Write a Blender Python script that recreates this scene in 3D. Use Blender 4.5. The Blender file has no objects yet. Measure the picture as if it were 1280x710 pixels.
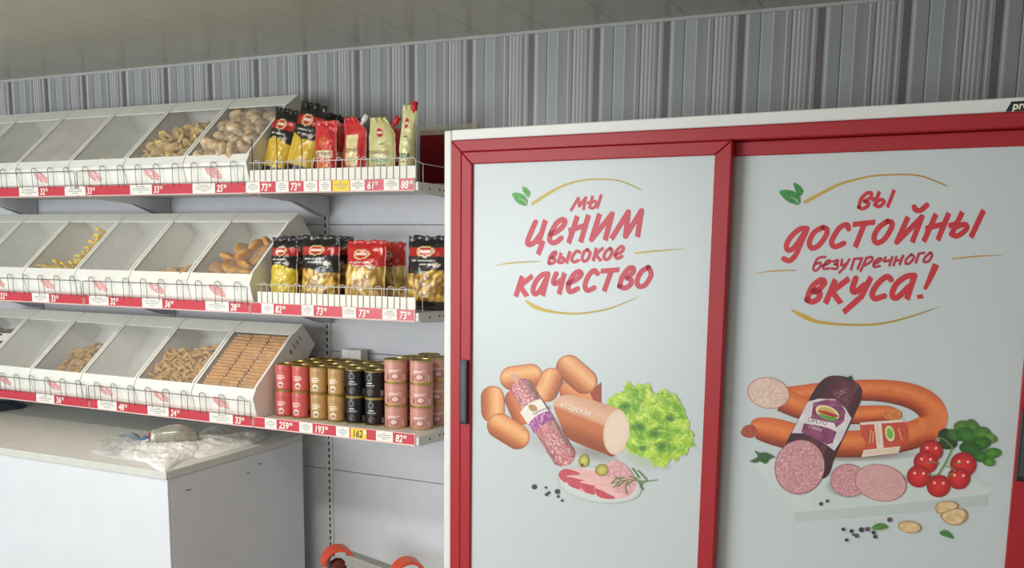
import bpy, math, random
import numpy as np
from mathutils import Vector, Matrix

# ---------------------------------------------------------------- camera
SC = bpy.context.scene
COL = SC.collection
FOC = 1160.0
CAM = np.array([0.0, -3.187051, 1.6])

def cam_rot(y, p, r):
    cy, sy, cp, sp, cr, sr = math.cos(y), math.sin(y), math.cos(p), math.sin(p), math.cos(r), math.sin(r)
    B = np.array([[1, 0, 0], [0, 0, -1], [0, 1, 0.]])
    Rz = np.array([[cy, sy, 0], [-sy, cy, 0], [0, 0, 1.]])
    Rp = np.array([[1, 0, 0], [0, cp, -sp], [0, sp, cp]])
    Rr = np.array([[cr, -sr, 0], [sr, cr, 0], [0, 0, 1.]])
    return Rr @ Rp @ B @ Rz
RC = cam_rot(*np.radians([24.76761986, 8.36528194, 0.70645155]))
cd = bpy.data.cameras.new('camera')
cam = bpy.data.objects.new('camera', cd)
COL.objects.link(cam)
cd.sensor_width = 36.0
cd.lens = FOC / 1280 * 36.0
cd.shift_y = 125.0 / 1280.0
cd.clip_start = 0.02
M = Matrix.Identity(4)
for i in range(3):
    M[i][0] = RC[0][i]; M[i][1] = -RC[1][i]; M[i][2] = -RC[2][i]; M[i][3] = CAM[i]
cam.matrix_world = M
SC.camera = cam

# survey helper: where a sight line meets a real plane of the room
def ray(x, y): return RC.T @ np.array([(x - 640) / FOC, (y - 480) / FOC, 1.0])
def on_y(x, y, Y=0.0):
    d = ray(x, y); return CAM + (Y - CAM[1]) / d[1] * d
def on_z(x, y, Z):
    d = ray(x, y); return CAM + (Z - CAM[2]) / d[2] * d
def scale_at(P): return FOC / (RC[2] @ (np.array(P, float) - CAM))

# ---------------------------------------------------------------- world, lights, exposure
w = bpy.data.worlds.new('world'); SC.world = w; w.use_nodes = True
bg = w.node_tree.nodes['Background']
bg.inputs[0].default_value = (0.62, 0.74, 0.9, 1); bg.inputs[1].default_value = 1.0
def area_light(name, loc, target, sx, sy, power, col):
    l = bpy.data.lights.new(name, 'AREA'); l.shape = 'RECTANGLE'; l.size = sx; l.size_y = sy
    l.energy = power; l.color = col
    o = bpy.data.objects.new(name, l); COL.objects.link(o); o.location = loc
    o.rotation_euler = (Vector(target) - Vector(loc)).to_track_quat('-Z', 'Y').to_euler()
    return o
area_light('daylight_window', (-3.7, -5.02, 1.45), (-3.7, 0, 1.40), 2.3, 1.5, 146, (0.90, 0.96, 1.0))
area_light('tube_lamp', (-2.1, -1.95, 2.26), (-2.1, -1.95, 0), 1.15, 0.22, 27, (1.0, 0.97, 0.91))
area_light('fill_light_rear', (-0.8, -4.2, 2.26), (-0.8, -4.2, 0), 1.15, 0.22, 32, (0.97, 0.98, 1.0))  # added unseen fill light, brightens the counter side and lower back panels
area_light('tube_lamp_upward', (-2.1, -1.95, 2.31), (-2.1, -1.95, 3), 1.15, 0.22, 8, (1.0, 0.95, 0.84))
SC.view_settings.view_transform = 'Standard'
SC.view_settings.look = 'None'
SC.view_settings.gamma = 1.0
SC.view_settings.use_curve_mapping = False
SC.view_settings.exposure = -0.24

# ---------------------------------------------------------------- helpers
random.seed(7)
def S(r, g, b):
    f = lambda c: (c / 12.92 if c <= 0.04045 else ((c + 0.055) / 1.055) ** 2.4)
    return (f(r / 255), f(g / 255), f(b / 255))
def lin(a):
    a = np.clip(np.asarray(a, float) / 255.0, 0, 1)
    return np.where(a <= 0.04045, a / 12.92, ((a + 0.055) / 1.055) ** 2.4)

def mat(name, col, rough=0.5, metal=0.0, var=0.06, vscale=18.0, bump=0.0, bscale=60.0, coat=0.0, spec=0.5):
    m = bpy.data.materials.new(name); m.use_nodes = True
    nt = m.node_tree; b = nt.nodes['Principled BSDF']
    b.inputs['Roughness'].default_value = rough; b.inputs['Metallic'].default_value = metal
    b.inputs['Specular IOR Level'].default_value = spec
    b.inputs['Coat Weight'].default_value = coat
    tc = nt.nodes.new('ShaderNodeTexCoord')
    n = nt.nodes.new('ShaderNodeTexNoise'); n.inputs['Scale'].default_value = vscale; n.inputs['Detail'].default_value = 4
    nt.links.new(tc.outputs['Object'], n.inputs['Vector'])
    r = nt.nodes.new('ShaderNodeValToRGB')
    c = np.array(col)
    r.color_ramp.elements[0].position = 0.3; r.color_ramp.elements[1].position = 0.7
    r.color_ramp.elements[0].color = (*(c * (1 - var)), 1); r.color_ramp.elements[1].color = (*np.minimum(c * (1 + var), 1), 1)
    nt.links.new(n.outputs['Fac'], r.inputs['Fac']); nt.links.new(r.outputs['Color'], b.inputs['Base Color'])
    if bump > 0:
        n2 = nt.nodes.new('ShaderNodeTexNoise'); n2.inputs['Scale'].default_value = bscale; n2.inputs['Detail'].default_value = 3
        nt.links.new(tc.outputs['Object'], n2.inputs['Vector'])
        bp_ = nt.nodes.new('ShaderNodeBump'); bp_.inputs['Strength'].default_value = bump; bp_.inputs['Distance'].default_value = 0.004
        nt.links.new(n2.outputs['Fac'], bp_.inputs['Height']); nt.links.new(bp_.outputs['Normal'], b.inputs['Normal'])
    return m
def vmat(name, rough=0.5, coat=0.0, bump=0.0, bscale=80.0, spec=0.5):
    m = bpy.data.materials.new(name); m.use_nodes = True
    nt = m.node_tree; b = nt.nodes['Principled BSDF']
    b.inputs['Roughness'].default_value = rough; b.inputs['Coat Weight'].default_value = coat
    b.inputs['Coat Roughness'].default_value = 0.08; b.inputs['Specular IOR Level'].default_value = spec
    a = nt.nodes.new('ShaderNodeAttribute'); a.attribute_name = 'Col'
    nt.links.new(a.outputs['Color'], b.inputs['Base Color'])
    if bump > 0:
        tc = nt.nodes.new('ShaderNodeTexCoord'); n2 = nt.nodes.new('ShaderNodeTexNoise')
        n2.inputs['Scale'].default_value = bscale
        nt.links.new(tc.outputs['Object'], n2.inputs['Vector'])
        bp_ = nt.nodes.new('ShaderNodeBump'); bp_.inputs['Strength'].default_value = bump; bp_.inputs['Distance'].default_value = 0.004
        nt.links.new(n2.outputs['Fac'], bp_.inputs['Height']); nt.links.new(bp_.outputs['Normal'], b.inputs['Normal'])
    return m
def clear_mat(name, haze, tint=(0.9, 0.9, 0.9), rough=0.12):
    m = bpy.data.materials.new(name); m.use_nodes = True
    nt = m.node_tree; nt.nodes.clear()
    out = nt.nodes.new('ShaderNodeOutputMaterial')
    tr = nt.nodes.new('ShaderNodeBsdfTransparent'); tr.inputs[0].default_value = (0.97, 0.97, 0.97, 1)
    df = nt.nodes.new('ShaderNodeBsdfDiffuse'); df.inputs[0].default_value = (*tint, 1)
    gl = nt.nodes.new('ShaderNodeBsdfGlossy'); gl.inputs[1].default_value = rough
    m1 = nt.nodes.new('ShaderNodeMixShader'); m2 = nt.nodes.new('ShaderNodeMixShader')
    n = nt.nodes.new('ShaderNodeTexNoise'); n.inputs['Scale'].default_value = 9.0; n.inputs['Detail'].default_value = 5
    tc = nt.nodes.new('ShaderNodeTexCoord'); nt.links.new(tc.outputs['Object'], n.inputs['Vector'])
    mr = nt.nodes.new('ShaderNodeMapRange'); mr.inputs[3].default_value = haze * 0.3; mr.inputs[4].default_value = haze * 0.8
    nt.links.new(n.outputs['Fac'], mr.inputs[0]); nt.links.new(mr.outputs[0], m1.inputs[0])
    nt.links.new(tr.outputs[0], m1.inputs[1]); nt.links.new(df.outputs[0], m1.inputs[2])
    lw = nt.nodes.new('ShaderNodeLayerWeight'); lw.inputs[0].default_value = 0.35
    pw = nt.nodes.new('ShaderNodeMath'); pw.operation = 'POWER'; pw.inputs[1].default_value = 3.0; nt.links.new(lw.outputs['Facing'], pw.inputs[0])
    ma = nt.nodes.new('ShaderNodeMath'); ma.operation = 'MULTIPLY_ADD'; ma.inputs[1].default_value = 0.35; ma.inputs[2].default_value = 0.03; nt.links.new(pw.outputs[0], ma.inputs[0])
    nt.links.new(ma.outputs[0], m2.inputs[0]); nt.links.new(m1.outputs[0], m2.inputs[1]); nt.links.new(gl.outputs[0], m2.inputs[2])
    nt.links.new(m2.outputs[0], out.inputs[0])
    return m

class MB:
    def __init__(s): s.v = []; s.f = []; s.c = []
    def add(s, vs, fs, col=None):
        o = len(s.v); s.v += [tuple(map(float, p)) for p in vs]; s.f += [tuple(i + o for i in f) for f in fs]
        if col is not None:
            col = np.asarray(col, float)
            s.c += [tuple(c) for c in (np.tile(col, (len(vs), 1)) if col.ndim == 1 else col)]
        return s
    def box(s, x0, x1, y0, y1, z0, z1, col=None):
        v = [(x, y, z) for z in (z0, z1) for y in (y0, y1) for x in (x0, x1)]
        return s.add(v, [(0, 2, 3, 1), (4, 5, 7, 6), (0, 1, 5, 4), (2, 6, 7, 3), (0, 4, 6, 2), (1, 3, 7, 5)], col)
    def prism_x(s, poly, x0, x1, col=None):       # poly of (y, z)
        n = len(poly)
        a = sum(poly[i][0] * poly[(i + 1) % n][1] - poly[(i + 1) % n][0] * poly[i][1] for i in range(n))
        if a < 0: poly = poly[::-1]
        v = [(x0, y, z) for y, z in poly] + [(x1, y, z) for y, z in poly]
        f = [tuple(range(n))[::-1], tuple(range(n, 2 * n))] + [(i, (i + 1) % n, n + (i + 1) % n, n + i) for i in range(n)]
        return s.add(v, f, col)
    def prism_y(s, poly, y0, y1, col=None):       # poly of (x, z)
        n = len(poly)
        a = sum(poly[i][0] * poly[(i + 1) % n][1] - poly[(i + 1) % n][0] * poly[i][1] for i in range(n))
        if a < 0: poly = poly[::-1]
        v = [(x, y0, z) for x, z in poly] + [(x, y1, z) for x, z in poly]
        f = [tuple(range(n)), tuple(range(n, 2 * n))[::-1]] + [((i + 1) % n, i, n + i, n + (i + 1) % n) for i in range(n)]
        return s.add(v, f, col)
    def tube(s, path, r, n=6, col=None):
        P = [Vector(p) for p in path]; vs = []; up = Vector((0.13, 0.31, 0.94)).normalized()
        rr = r if hasattr(r, '__len__') else [r] * len(P)
        for i, p in enumerate(P):
            t = (P[min(i + 1, len(P) - 1)] - P[max(i - 1, 0)]).normalized()
            a = t.cross(up)
            if a.length < 0.05: a = t.cross(Vector((1, 0, 0)))
            a.normalize(); b = t.cross(a)
            for k in range(n):
                th = 2 * math.pi * k / n
                vs.append(p + (a * math.cos(th) + b * math.sin(th)) * rr[i])
        f = [(i * n + k, (i + 1) * n + k, (i + 1) * n + (k + 1) % n, i * n + (k + 1) % n) for i in range(len(P) - 1) for k in range(n)]
        f += [tuple(range(n)), tuple(range((len(P) - 1) * n, len(P) * n))[::-1]]
        return s.add(vs, f, col)
    def lathe(s, prof, n=24, col=None):           # prof of (r, z), around z
        vs = [(r * math.cos(2 * math.pi * k / n), r * math.sin(2 * math.pi * k / n), z) for r, z in prof for k in range(n)]
        m = len(prof)
        f = [(i * n + k, i * n + (k + 1) % n, (i + 1) * n + (k + 1) % n, (i + 1) * n + k) for i in range(m - 1) for k in range(n)]
        f += [tuple(range(n))[::-1], tuple(range((m - 1) * n, m * n))]
        cc = None
        if col is not None:
            col = np.asarray(col, float); cc = col if col.ndim == 1 else np.repeat(col, n, 0)
        return s.add(vs, f, cc)
    def mesh(s, name, smooth=False):
        me = bpy.data.meshes.new(name); me.from_pydata(s.v, [], s.f)
        if s.c:
            at = me.color_attributes.new('Col', 'FLOAT_COLOR', 'POINT')
            a = np.ones((len(s.v), 4), np.float32); a[:, :3] = np.array(s.c, np.float32)[:, :3]
            at.data.foreach_set('color', a.ravel())
        if smooth: me.polygons.foreach_set('use_smooth', [True] * len(me.polygons))
        me.update()
        return me
    def build(s, name, material, parent=None, smooth=False, bevel=0.0):
        return obj(name, s.mesh(name, smooth), material, parent, bevel)
def obj(name, me, material=None, parent=None, bevel=0.0):
    o = bpy.data.objects.new(name, me); COL.objects.link(o)
    if material is not None and not me.materials: me.materials.append(material)
    if parent is not None: o.parent = parent
    if bevel:
        b = o.modifiers.new('bevel', 'BEVEL'); b.width = bevel; b.segments = 2; b.limit_method = 'ANGLE'
    return o
def tag(o, label, cat, group=None):
    o['label'] = label; o['category'] = cat
    if group: o['group'] = group
    return o
def thing(name, label, cat, loc=(0, 0, 0), rotz=0.0, group=None):
    o = bpy.data.objects.new(name, None); COL.objects.link(o); o.empty_display_size = 0.05
    o.location = loc; o.rotation_euler = (0, 0, rotz)
    return tag(o, label, cat, group)
def struct(o): o['kind'] = 'structure'; return o
def stuff(o): o['kind'] = 'stuff'; return o
def copy_tree(o, parent=None):
    c = o.copy(); COL.objects.link(c)
    if parent is not None: c.parent = parent
    for ch in list(o.children): copy_tree(ch, c)
    return c

def vnoise(x, y, seed=0):
    x = np.asarray(x, float); y = np.asarray(y, float)
    xi = np.floor(x).astype(int); yi = np.floor(y).astype(int); fx = x - xi; fy = y - yi
    fx = fx * fx * (3 - 2 * fx); fy = fy * fy * (3 - 2 * fy)
    def h(a, b):
        v = np.sin(a * 127.1 + b * 311.7 + seed * 74.7) * 43758.5453
        return v - np.floor(v)
    return (h(xi, yi) * (1 - fx) + h(xi + 1, yi) * fx) * (1 - fy) + (h(xi, yi + 1) * (1 - fx) + h(xi + 1, yi + 1) * fx) * fy
def fbm(x, y, seed=0, o=3):
    t = 0; a = 0.5
    for k in range(o): t = t + a * vnoise(x * 2 ** k, y * 2 ** k, seed + k); a *= 0.5
    return t / (1 - 0.5 ** o)
def mixc(a, b, t):
    a = np.asarray(a, float); b = np.asarray(b, float); t = np.clip(np.asarray(t, float), 0, 1)[..., None]
    return a * (1 - t) + b * t
def catmull(pts, n=6, closed=False):
    P = [np.array(p, float) for p in pts]; out = []; m = len(P)
    rng = range(m if closed else m - 1)
    for i in rng:
        if closed: p0, p1, p2, p3 = P[i - 1], P[i], P[(i + 1) % m], P[(i + 2) % m]
        else: p0, p1, p2, p3 = P[max(i - 1, 0)], P[i], P[i + 1], P[min(i + 2, m - 1)]
        for k in range(n):
            t = k / n
            out.append(0.5 * (2 * p1 + (p2 - p0) * t + (2 * p0 - 5 * p1 + 4 * p2 - p3) * t * t + (3 * p1 - p0 - 3 * p2 + p3) * t ** 3))
    if not closed: out.append(P[-1])
    return out

_text = {}
def text_mesh(s, size=1.0, shear=0.0, bold=0.0, align='LEFT', sx=1.0):
    key = (s, size, shear, bold, align, sx)
    if key not in _text:
        cu = bpy.data.curves.new('lettering', 'FONT'); cu.body = s; cu.size = size; cu.shear = shear; cu.offset = bold
        cu.align_x = align; cu.resolution_u = 3; cu.fill_mode = 'FRONT'
        o = bpy.data.objects.new('lettering', cu); COL.objects.link(o)
        bpy.context.view_layer.update()
        me = bpy.data.meshes.new_from_object(o.evaluated_get(bpy.context.evaluated_depsgraph_get()))
        bpy.data.objects.remove(o)
        for v in me.vertices: v.co.x *= sx
        # stand upright: text x -> x, text y -> z, facing -y
        me.transform(Matrix(((1, 0, 0, 0), (0, 0, -1, 0), (0, 1, 0, 0), (0, 0, 0, 1))))
        me.materials.clear(); me.name = 'lettering'
        _text[key] = me
    return _text[key]

# ---------------------------------------------------------------- materials
WHITE = mat('white_plastic', S(226, 223, 214), 0.45, var=0.03)
BINW = mat('bin_white_plastic', S(242, 240, 232), 0.42, var=0.03)
PANELG = mat('powder_coated_panel', S(212, 212, 216), 0.42, var=0.03)
SHELFM = mat('shelf_enamel', S(216, 213, 204), 0.4, var=0.03)
DARK = mat('dark_slot', S(22, 22, 26), 0.7)
BLACK = mat('black_plastic', S(18, 18, 20), 0.35)
RED = mat('fridge_red_profile', S(164, 24, 36), 0.42, var=0.04, vscale=3, spec=.4)
RAILR = mat('red_price_strip', S(198, 54, 70), 0.3, var=0.08, vscale=4)
RAILC = mat('clear_rail_lip', S(222, 190, 186), 0.25)
CARD = mat('paper_card', S(236, 232, 224), 0.6, var=0.03)
CARDP = mat('printed_card_text', S(150, 146, 142), 0.7)
YCARD = mat('yellow_price_paper', S(240, 205, 50), 0.55)
DIGIT = mat('white_digit_ink', S(250, 238, 228), 0.5)
INK = mat('dark_digit_ink', S(50, 60, 40), 0.5)
WIRE = mat('zinc_wire', S(140, 138, 134), 0.35, metal=0.7)
WIREW = mat('white_coated_wire', S(205, 202, 196), 0.4)
CREAM = mat('counter_top_laminate', S(226, 225, 217), 0.4, var=0.03)
COUNTW = mat('counter_white_laminate', S(206, 207, 212), 0.45, var=0.03, vscale=5)
TRIMA = mat('counter_edge_trim', S(194, 194, 187), 0.35, var=0.04)
FLOORM = mat('grey_floor_tile', S(190, 186, 178), 0.4, var=0.08)
PAINT = mat('room_wall_paint', S(226, 224, 218), 0.7, var=0.04)
PRINT = vmat('printed_colour', 0.42)
FILM = vmat('glossy_printed_film', 0.28, coat=0.5)
LIDC = clear_mat('clear_lid_plastic', 0.12)
LIDH = clear_mat('hazy_lid_plastic', 0.34, (0.92, 0.90, 0.86), 0.2)
LIDF = clear_mat('frosted_lid_plastic', 0.66, (0.94, 0.89, 0.86), 0.25)

# ---------------------------------------------------------------- room
RX0, RX1, RY, RH = -5.4, 2.0, -5.0, 2.372
def bx(name, dims, m, parent=None, bevel=0.0): return MB().box(*dims).build(name, m, parent, bevel=bevel)
struct(bx('floor', (RX0 - .1, RX1 + .1, RY - .1, .1, -.1, 0), FLOORM))
ceil_m = mat('glossy_ceiling_panel', S(172, 169, 153), 0.28, var=0.05, vscale=2.5, spec=0.6)
ceil = struct(bx('ceiling', (RX0 - .1, RX1 + .1, RY - .1, .1, RH + .012, RH + .1), PAINT))
cp = MB().box(0.0008, .2492, RY, -.0005, RH, RH + .0118).mesh('ceiling_panel'); cp.materials.append(ceil_m)
k = 0
x = -1.841 - 14 * .25
while x < RX1:
    o = obj('ceiling_panel', cp, None, ceil); o.location.x = x; x += .25
wall_b = struct(bx('wall_back', (RX0, RX1, 0.012, .1, 0, RH), PAINT))
# striped wallpaper-print wall panels, one repeat (0.25 m) wide each
pm = bpy.data.materials.new('striped_wall_panel'); pm.use_nodes = True
nt = pm.node_tree; b = nt.nodes['Principled BSDF']; b.inputs['Roughness'].default_value = 0.45
tc = nt.nodes.new('ShaderNodeTexCoord'); sx = nt.nodes.new('ShaderNodeSeparateXYZ'); nt.links.new(tc.outputs['Object'], sx.inputs[0])
mm = nt.nodes.new('ShaderNodeMath'); mm.operation = 'MULTIPLY'; mm.inputs[1].default_value = 4.0; nt.links.new(sx.outputs[0], mm.inputs[0])
rp = nt.nodes.new('ShaderNodeValToRGB'); rp.color_ramp.interpolation = 'CONSTANT'
lt, gr, mv, dk, wh, th = S(158, 161, 164), S(146, 147, 147), S(146, 142, 144), S(105, 96, 103), S(186, 188, 189), S(94, 94, 100)
stops = [(0, dk), (.085, lt), (.105, wh), (.13, lt), (.15, gr), (.275, th), (.292, wh), (.305, lt), (.435, wh), (.452, mv), (.53, gr), (.60, wh), (.62, mv),
         (.668, th), (.684, wh), (.715, gr), (.75, wh), (.77, mv), (.80, wh), (.822, gr), (.86, wh), (.875, mv), (.905, th), (.917, gr), (.94, wh), (.96, gr), (.985, mv)]
els = rp.color_ramp.elements
els[0].position = 0; els[0].color = (*dk, 1); els[1].position = stops[1][0]; els[1].color = (*lt, 1)
for p, c in stops[2:]:
    e = els.new(p); e.color = (*c, 1)
nt.links.new(mm.outputs[0], rp.inputs[0])
ns = nt.nodes.new('ShaderNodeTexNoise'); ns.inputs['Scale'].default_value = 1.0
mp = nt.nodes.new('ShaderNodeMapping'); mp.inputs['Scale'].default_value = (220, 1, 3); nt.links.new(tc.outputs['Object'], mp.inputs[0]); nt.links.new(mp.outputs[0], ns.inputs['Vector'])
mx = nt.nodes.new('ShaderNodeMix'); mx.data_type = 'RGBA'; mx.blend_type = 'MULTIPLY'; mx.inputs[0].default_value = 0.35
nt.links.new(rp.outputs[0], mx.inputs[6]); nt.links.new(ns.outputs['Color'], mx.inputs[7])
bw = nt.nodes.new('ShaderNodeRGBToBW'); nt.links.new(ns.outputs['Color'], bw.inputs[0])
g2 = nt.nodes.new('ShaderNodeMapRange'); g2.inputs[3].default_value = 0.75; g2.inputs[4].default_value = 1.45; nt.links.new(bw.outputs[0], g2.inputs[0]); nt.links.new(g2.outputs[0], mx.inputs[7])
nt.links.new(mx.outputs[2], b.inputs['Base Color'])
wp = MB().box(0.0003, .2497, 0, .0118, 0, RH - .011).mesh('wall_panel'); wp.materials.append(pm)
x = -4.16 - .04 * .25 - 5 * .25
while x < RX1 - .2:
    o = obj('wall_panel', wp, None, wall_b); o.location.x = x; x += .25
struct(bx('trim_1', (RX0, RX1, -.006, .0115, RH - .0118, RH - .0005), mat('wall_top_moulding', S(176, 176, 172), 0.5)))
struct(bx('wall_left', (RX0 - .1, RX0, RY, .1, 0, RH), PAINT))
struct(bx('wall_right', (RX1, RX1 + .1, RY, .1, 0, RH), PAINT))
wr = struct(bx('wall_rear', (RX0, -4.95, RY - .1, RY, 0, RH), PAINT))
for d in ((-2.45, RX1, RY - .1, RY, 0, RH), (-4.95, -2.45, RY - .1, RY, 0, .65), (-4.95, -2.45, RY - .1, RY, 2.25, RH)):
    bx('wall_section', d, PAINT, wr)
win = struct(MB().box(-4.95, -4.89, RY - .05, RY, .65, 2.25).box(-2.51, -2.45, RY - .05, RY, .65, 2.25).box(-4.89, -2.51, RY - .05, RY, .65, .71)
       .box(-4.89, -2.51, RY - .05, RY, 2.19, 2.25).build('window_1', WHITE))
def tube_lamp(x, y, lab):
    lampt = thing('ceiling_lamp', lab, 'lamp', (x, y, 2.25), group='ceiling tube lamps')
    MB().box(-.62, .62, -.03, .03, .02, .05).build('housing', WHITE, lampt)
    for sx_ in (-.5, .5): MB().tube([(sx_, 0, .05), (sx_, 0, .121)], .006, 8).build('hanger', WHITE, lampt)
tube_lamp(-2.1, -1.95, 'white tube lamp hanging from the ceiling before the shelves')
tube_lamp(-0.8, -4.2, 'added white fill lamp hanging unseen from the ceiling behind the viewer')  # made-up fixture that carries the added rear fill light

# ---------------------------------------------------------------- shelving unit
J = [-4.88, -4.03, -3.175, -2.318, -1.60]            # section joints
FY = -.475                                      # shelf front
SHZ = {'top': 1.812, 'middle': 1.377, 'bottom': .949}
gon = thing('shelving_unit', 'white metal wall shelving with three shelf rows and red price rails', 'shelving', (0, 0, 0))
UP = [-4.86, -4.01, -3.16, -2.306, -1.456]
bz = [.12, .143, .66, 1.166, 1.683, 1.84]
for i in range(4):
    for k in range(1, 5):
        MB().box(UP[i] + .016, UP[i + 1] - .016, -.020, -.004, bz[k] + .0012, bz[k + 1] - .0012).build('back_panel', PANELG, gon, bevel=.0015)
slotm = MB()
for k in range(62): slotm.box(-.0035, .0035, -.0003, .0006, .16 + k * .0275, .16 + k * .0275 + .016)
slot_me = slotm.mesh('slots'); slot_me.materials.append(DARK)
for x in UP:
    u = MB().box(x - .0155, x + .0155, -.026, -.001, .0, 1.86).build('upright', PANELG, gon, bevel=.001)
    o = obj('slot_column', slot_me, None, u); o.location = (x, -.0262, 0); stuff(o)
def bracket(x, z, par):
    MB().prism_x([(FY + .02, z - .004), (-.027, z - .004), (-.027, z - .085), (-.08, z - .075), (-.22, z - .034), (FY + .02, z - .022)], x - .003, x + .003).build('bracket', PANELG, par)
rails = {}
for row, z in SHZ.items():
    for i in range(4):
        x0, x1 = J[i] + .002, J[i + 1] - .002
        m = MB().box(x0, x1, FY, -.027, z - .014, z)                 # shelf with folded front and side lips
        m.box(x0, x1, FY - .0002, FY + .012, z - .028, z - .014)
        m.box(x0, x0 + .002, FY + .01, -.03, z - .034, z - .012).box(x1 - .002, x1, FY + .01, -.03, z - .034, z - .012)
        s = m.build('shelf_board', SHELFM, gon, bevel=.001)
        e = x1 - (.012 if i == 3 else .001)
        r = MB().prism_x([(FY - .0005, z + .012), (FY - .003, z + .012), (FY - .0045, z + .009), (FY - .0045, z - .027), (FY - .0065, z - .031), (FY - .0005, z - .031)], x0, e).build('price_rail', RAILC, s)
        MB().box(x0 + .002, e - .003, FY - .0054, FY - .0046, z - .0262, z + .0095).build('red_strip', RAILR, s)
        if i == 3:
            hm = MB()
            for yy in (-.40, -.33, -.30, -.2): hm.box(x1 + .0001, x1 + .0006, yy - .004, yy + .004, z - .022, z - .015)
            stuff(hm.build('side_holes', DARK, s))
    for x in (UP[1] - .02, UP[1] + .02, UP[2] - .02, UP[2] + .02, UP[3] - .02, UP[3] + .02, J[4] - .006): bracket(x, z - .012, gon)

# wire guards: narrow loops standing along the front of each bin shelf
lp = []
for k in range(5): lp.append((-.0155, -.0005 * k, .0155 * k))
for k in range(7):
    a = math.pi * (1 - k / 6); lp.append((.0155 * math.cos(a), -.0025 - .004 * math.sin(a), .068 + .0155 * math.sin(a)))
for k in range(5): lp.append((.0155, -.0005 * (4 - k), .0155 * (4 - k)))
loop_me = MB().tube(lp, .0015, 5).mesh('wire_loop', True); loop_me.materials.append(WIRE)
ordn = {'top': 'top', 'middle': 'middle', 'bottom': 'bottom'}
side_n = ['far left', 'middle', 'right']
for row, z in SHZ.items():
    for i in (1, 2):
        x0, x1 = J[i] + .006, J[i + 1] - .006
        if row == 'top' and i == 0: pass
        g = thing('wire_guard', f'grey wire guard of narrow loops before the {"left-hand" if i == 1 else "right-hand"} white bins of the {row} shelf', 'guard',
                  (0, FY - .0075, z), group='wire guards before the bins')
        MB().tube([(x0, -.003, .0), (x0, -.004, .064), (x0 + .006, -.004, .068), (x1 - .006, -.004, .068), (x1, -.004, .064), (x1, -.003, .0)], .0017, 6).build('frame_wire', WIRE, g, True)
        MB().tube([(x0, -.0035, .012), (x1, -.0035, .012)], .0012, 5).build('lower_wire', WIRE, g, True)
        nl = 9
        for k in range(nl):
            o = obj('wire_loop', loop_me, None, g); o.location = (x0 + (x1 - x0) * (k + .5) / nl, 0.0012, .002)
# white baskets with close wires
bl = []
for k in range(2): bl.append((-.0132, 0, .074 * k))
for k in range(1, 5):
    a = math.pi * (1 - k / 5); bl.append((.0132 * math.cos(a), 0, .074 + .008 * math.sin(a)))
for k in range(2): bl.append((.0132, 0, .074 * (1 - k)))
bl_me = MB().tube(bl, .0014, 5).mesh('wire_loop', True); bl_me.materials.append(WIREW)
for row, x0, x1, what in (('top', -2.305, -1.612, 'sauce pouches'), ('middle', -2.285, -1.615, 'pasta bags')):
    z = SHZ[row]
    g = thing('wire_basket', f'white wire front basket holding the {what} on the {row} shelf', 'basket', (0, FY - .002, z))
    MB().box(x0, x1, .0012, .003, .012, .052).build('white_strip', WHITE, g)
    top = .078
    MB().tube([(x0, .10, 0.01), (x0, .06, .055), (x0, 0, top), (x1 - .008, 0, top), (x1, .004, top - .004), (x1, .004, .004)], .0018, 6).build('top_wire', WIREW, g, True)
    MB().tube([(x1 + .012, .03, .06), (x1 + .012, .03, .0)], .0015, 5).tube([(x1, .004, top - .01), (x1 + .012, .03, .06), (x1 + .012, .2, .06)], .0015, 5).build('side_wire', WIREW, g, True)
    n = 13
    for k in range(n):
        o = obj('wire_loop', bl_me, None, g); o.location = (x0 + .008 + (x1 - x0 - .03) * (k + .5) / n, -.001, 0.004)
    if row == 'top':
        for px in (316, 347, 378):
            p = on_y(px, 205, FY + .02)
            MB().tube([(p[0], .02, .005), (p[0], .02, .165)], .0016, 5).build('divider_wire', BLACK, g)

# price tags: paper name card and printed price in the rail
SUP = '⁰'
def price(row, cx0, cx1, txt, sup, tx, yellow=False, lab='', ycard=False):
    z = SHZ[row]; Y = FY - .0056
    yy = {'top': 239, 'middle': 382, 'bottom': 520}[row]
    a = on_y(cx0, yy, Y)[0]; b_ = on_y(cx1, yy, Y)[0]
    t = thing('price_tag', lab, 'price tag', ((a + b_) / 2, Y, z - .008), group='shelf price tags')
    hw = (b_ - a) / 2
    MB().box(-hw, hw, -.0008, 0, -.0185, .0175).build('name_card', YCARD if ycard else CARD, t)
    random.seed(int(cx0 * 7 + yy))
    m = MB()
    for q, zz in enumerate((.010, .004, -.003, -.010)):
        if q in (0, 3): w_ = hw * random.uniform(.2, .45)
        else: w_ = hw * random.uniform(.62, .82)
        m.box(-w_, w_, -.00105, -.0008, zz - .0012, zz + .0012)
    stuff(m.build('small_print', CARDP, t))
    if txt:
        q = on_y(tx, yy, Y)[0] - t.location.x
        if yellow:
            MB().box(q - .006, q + .06, -.0009, 0, -.0175, .0165).build('yellow_paper', YCARD, t)
        o = obj('price_digits', text_mesh(txt, .036, .18, .0009, 'LEFT', .82), INK if yellow else DIGIT, t); o.location = (q, -.0012, -.0135)
        if sup:
            wd = max(v.co.x for v in text_mesh(txt, .036, .18, .0009, 'LEFT', .82).vertices)
            o = obj('kopeck_digits', text_mesh(sup, .0165, .18, .0005, 'LEFT', .82), INK if yellow else DIGIT, t); o.location = (q + wd + .002, -.0012, .0)
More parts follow.
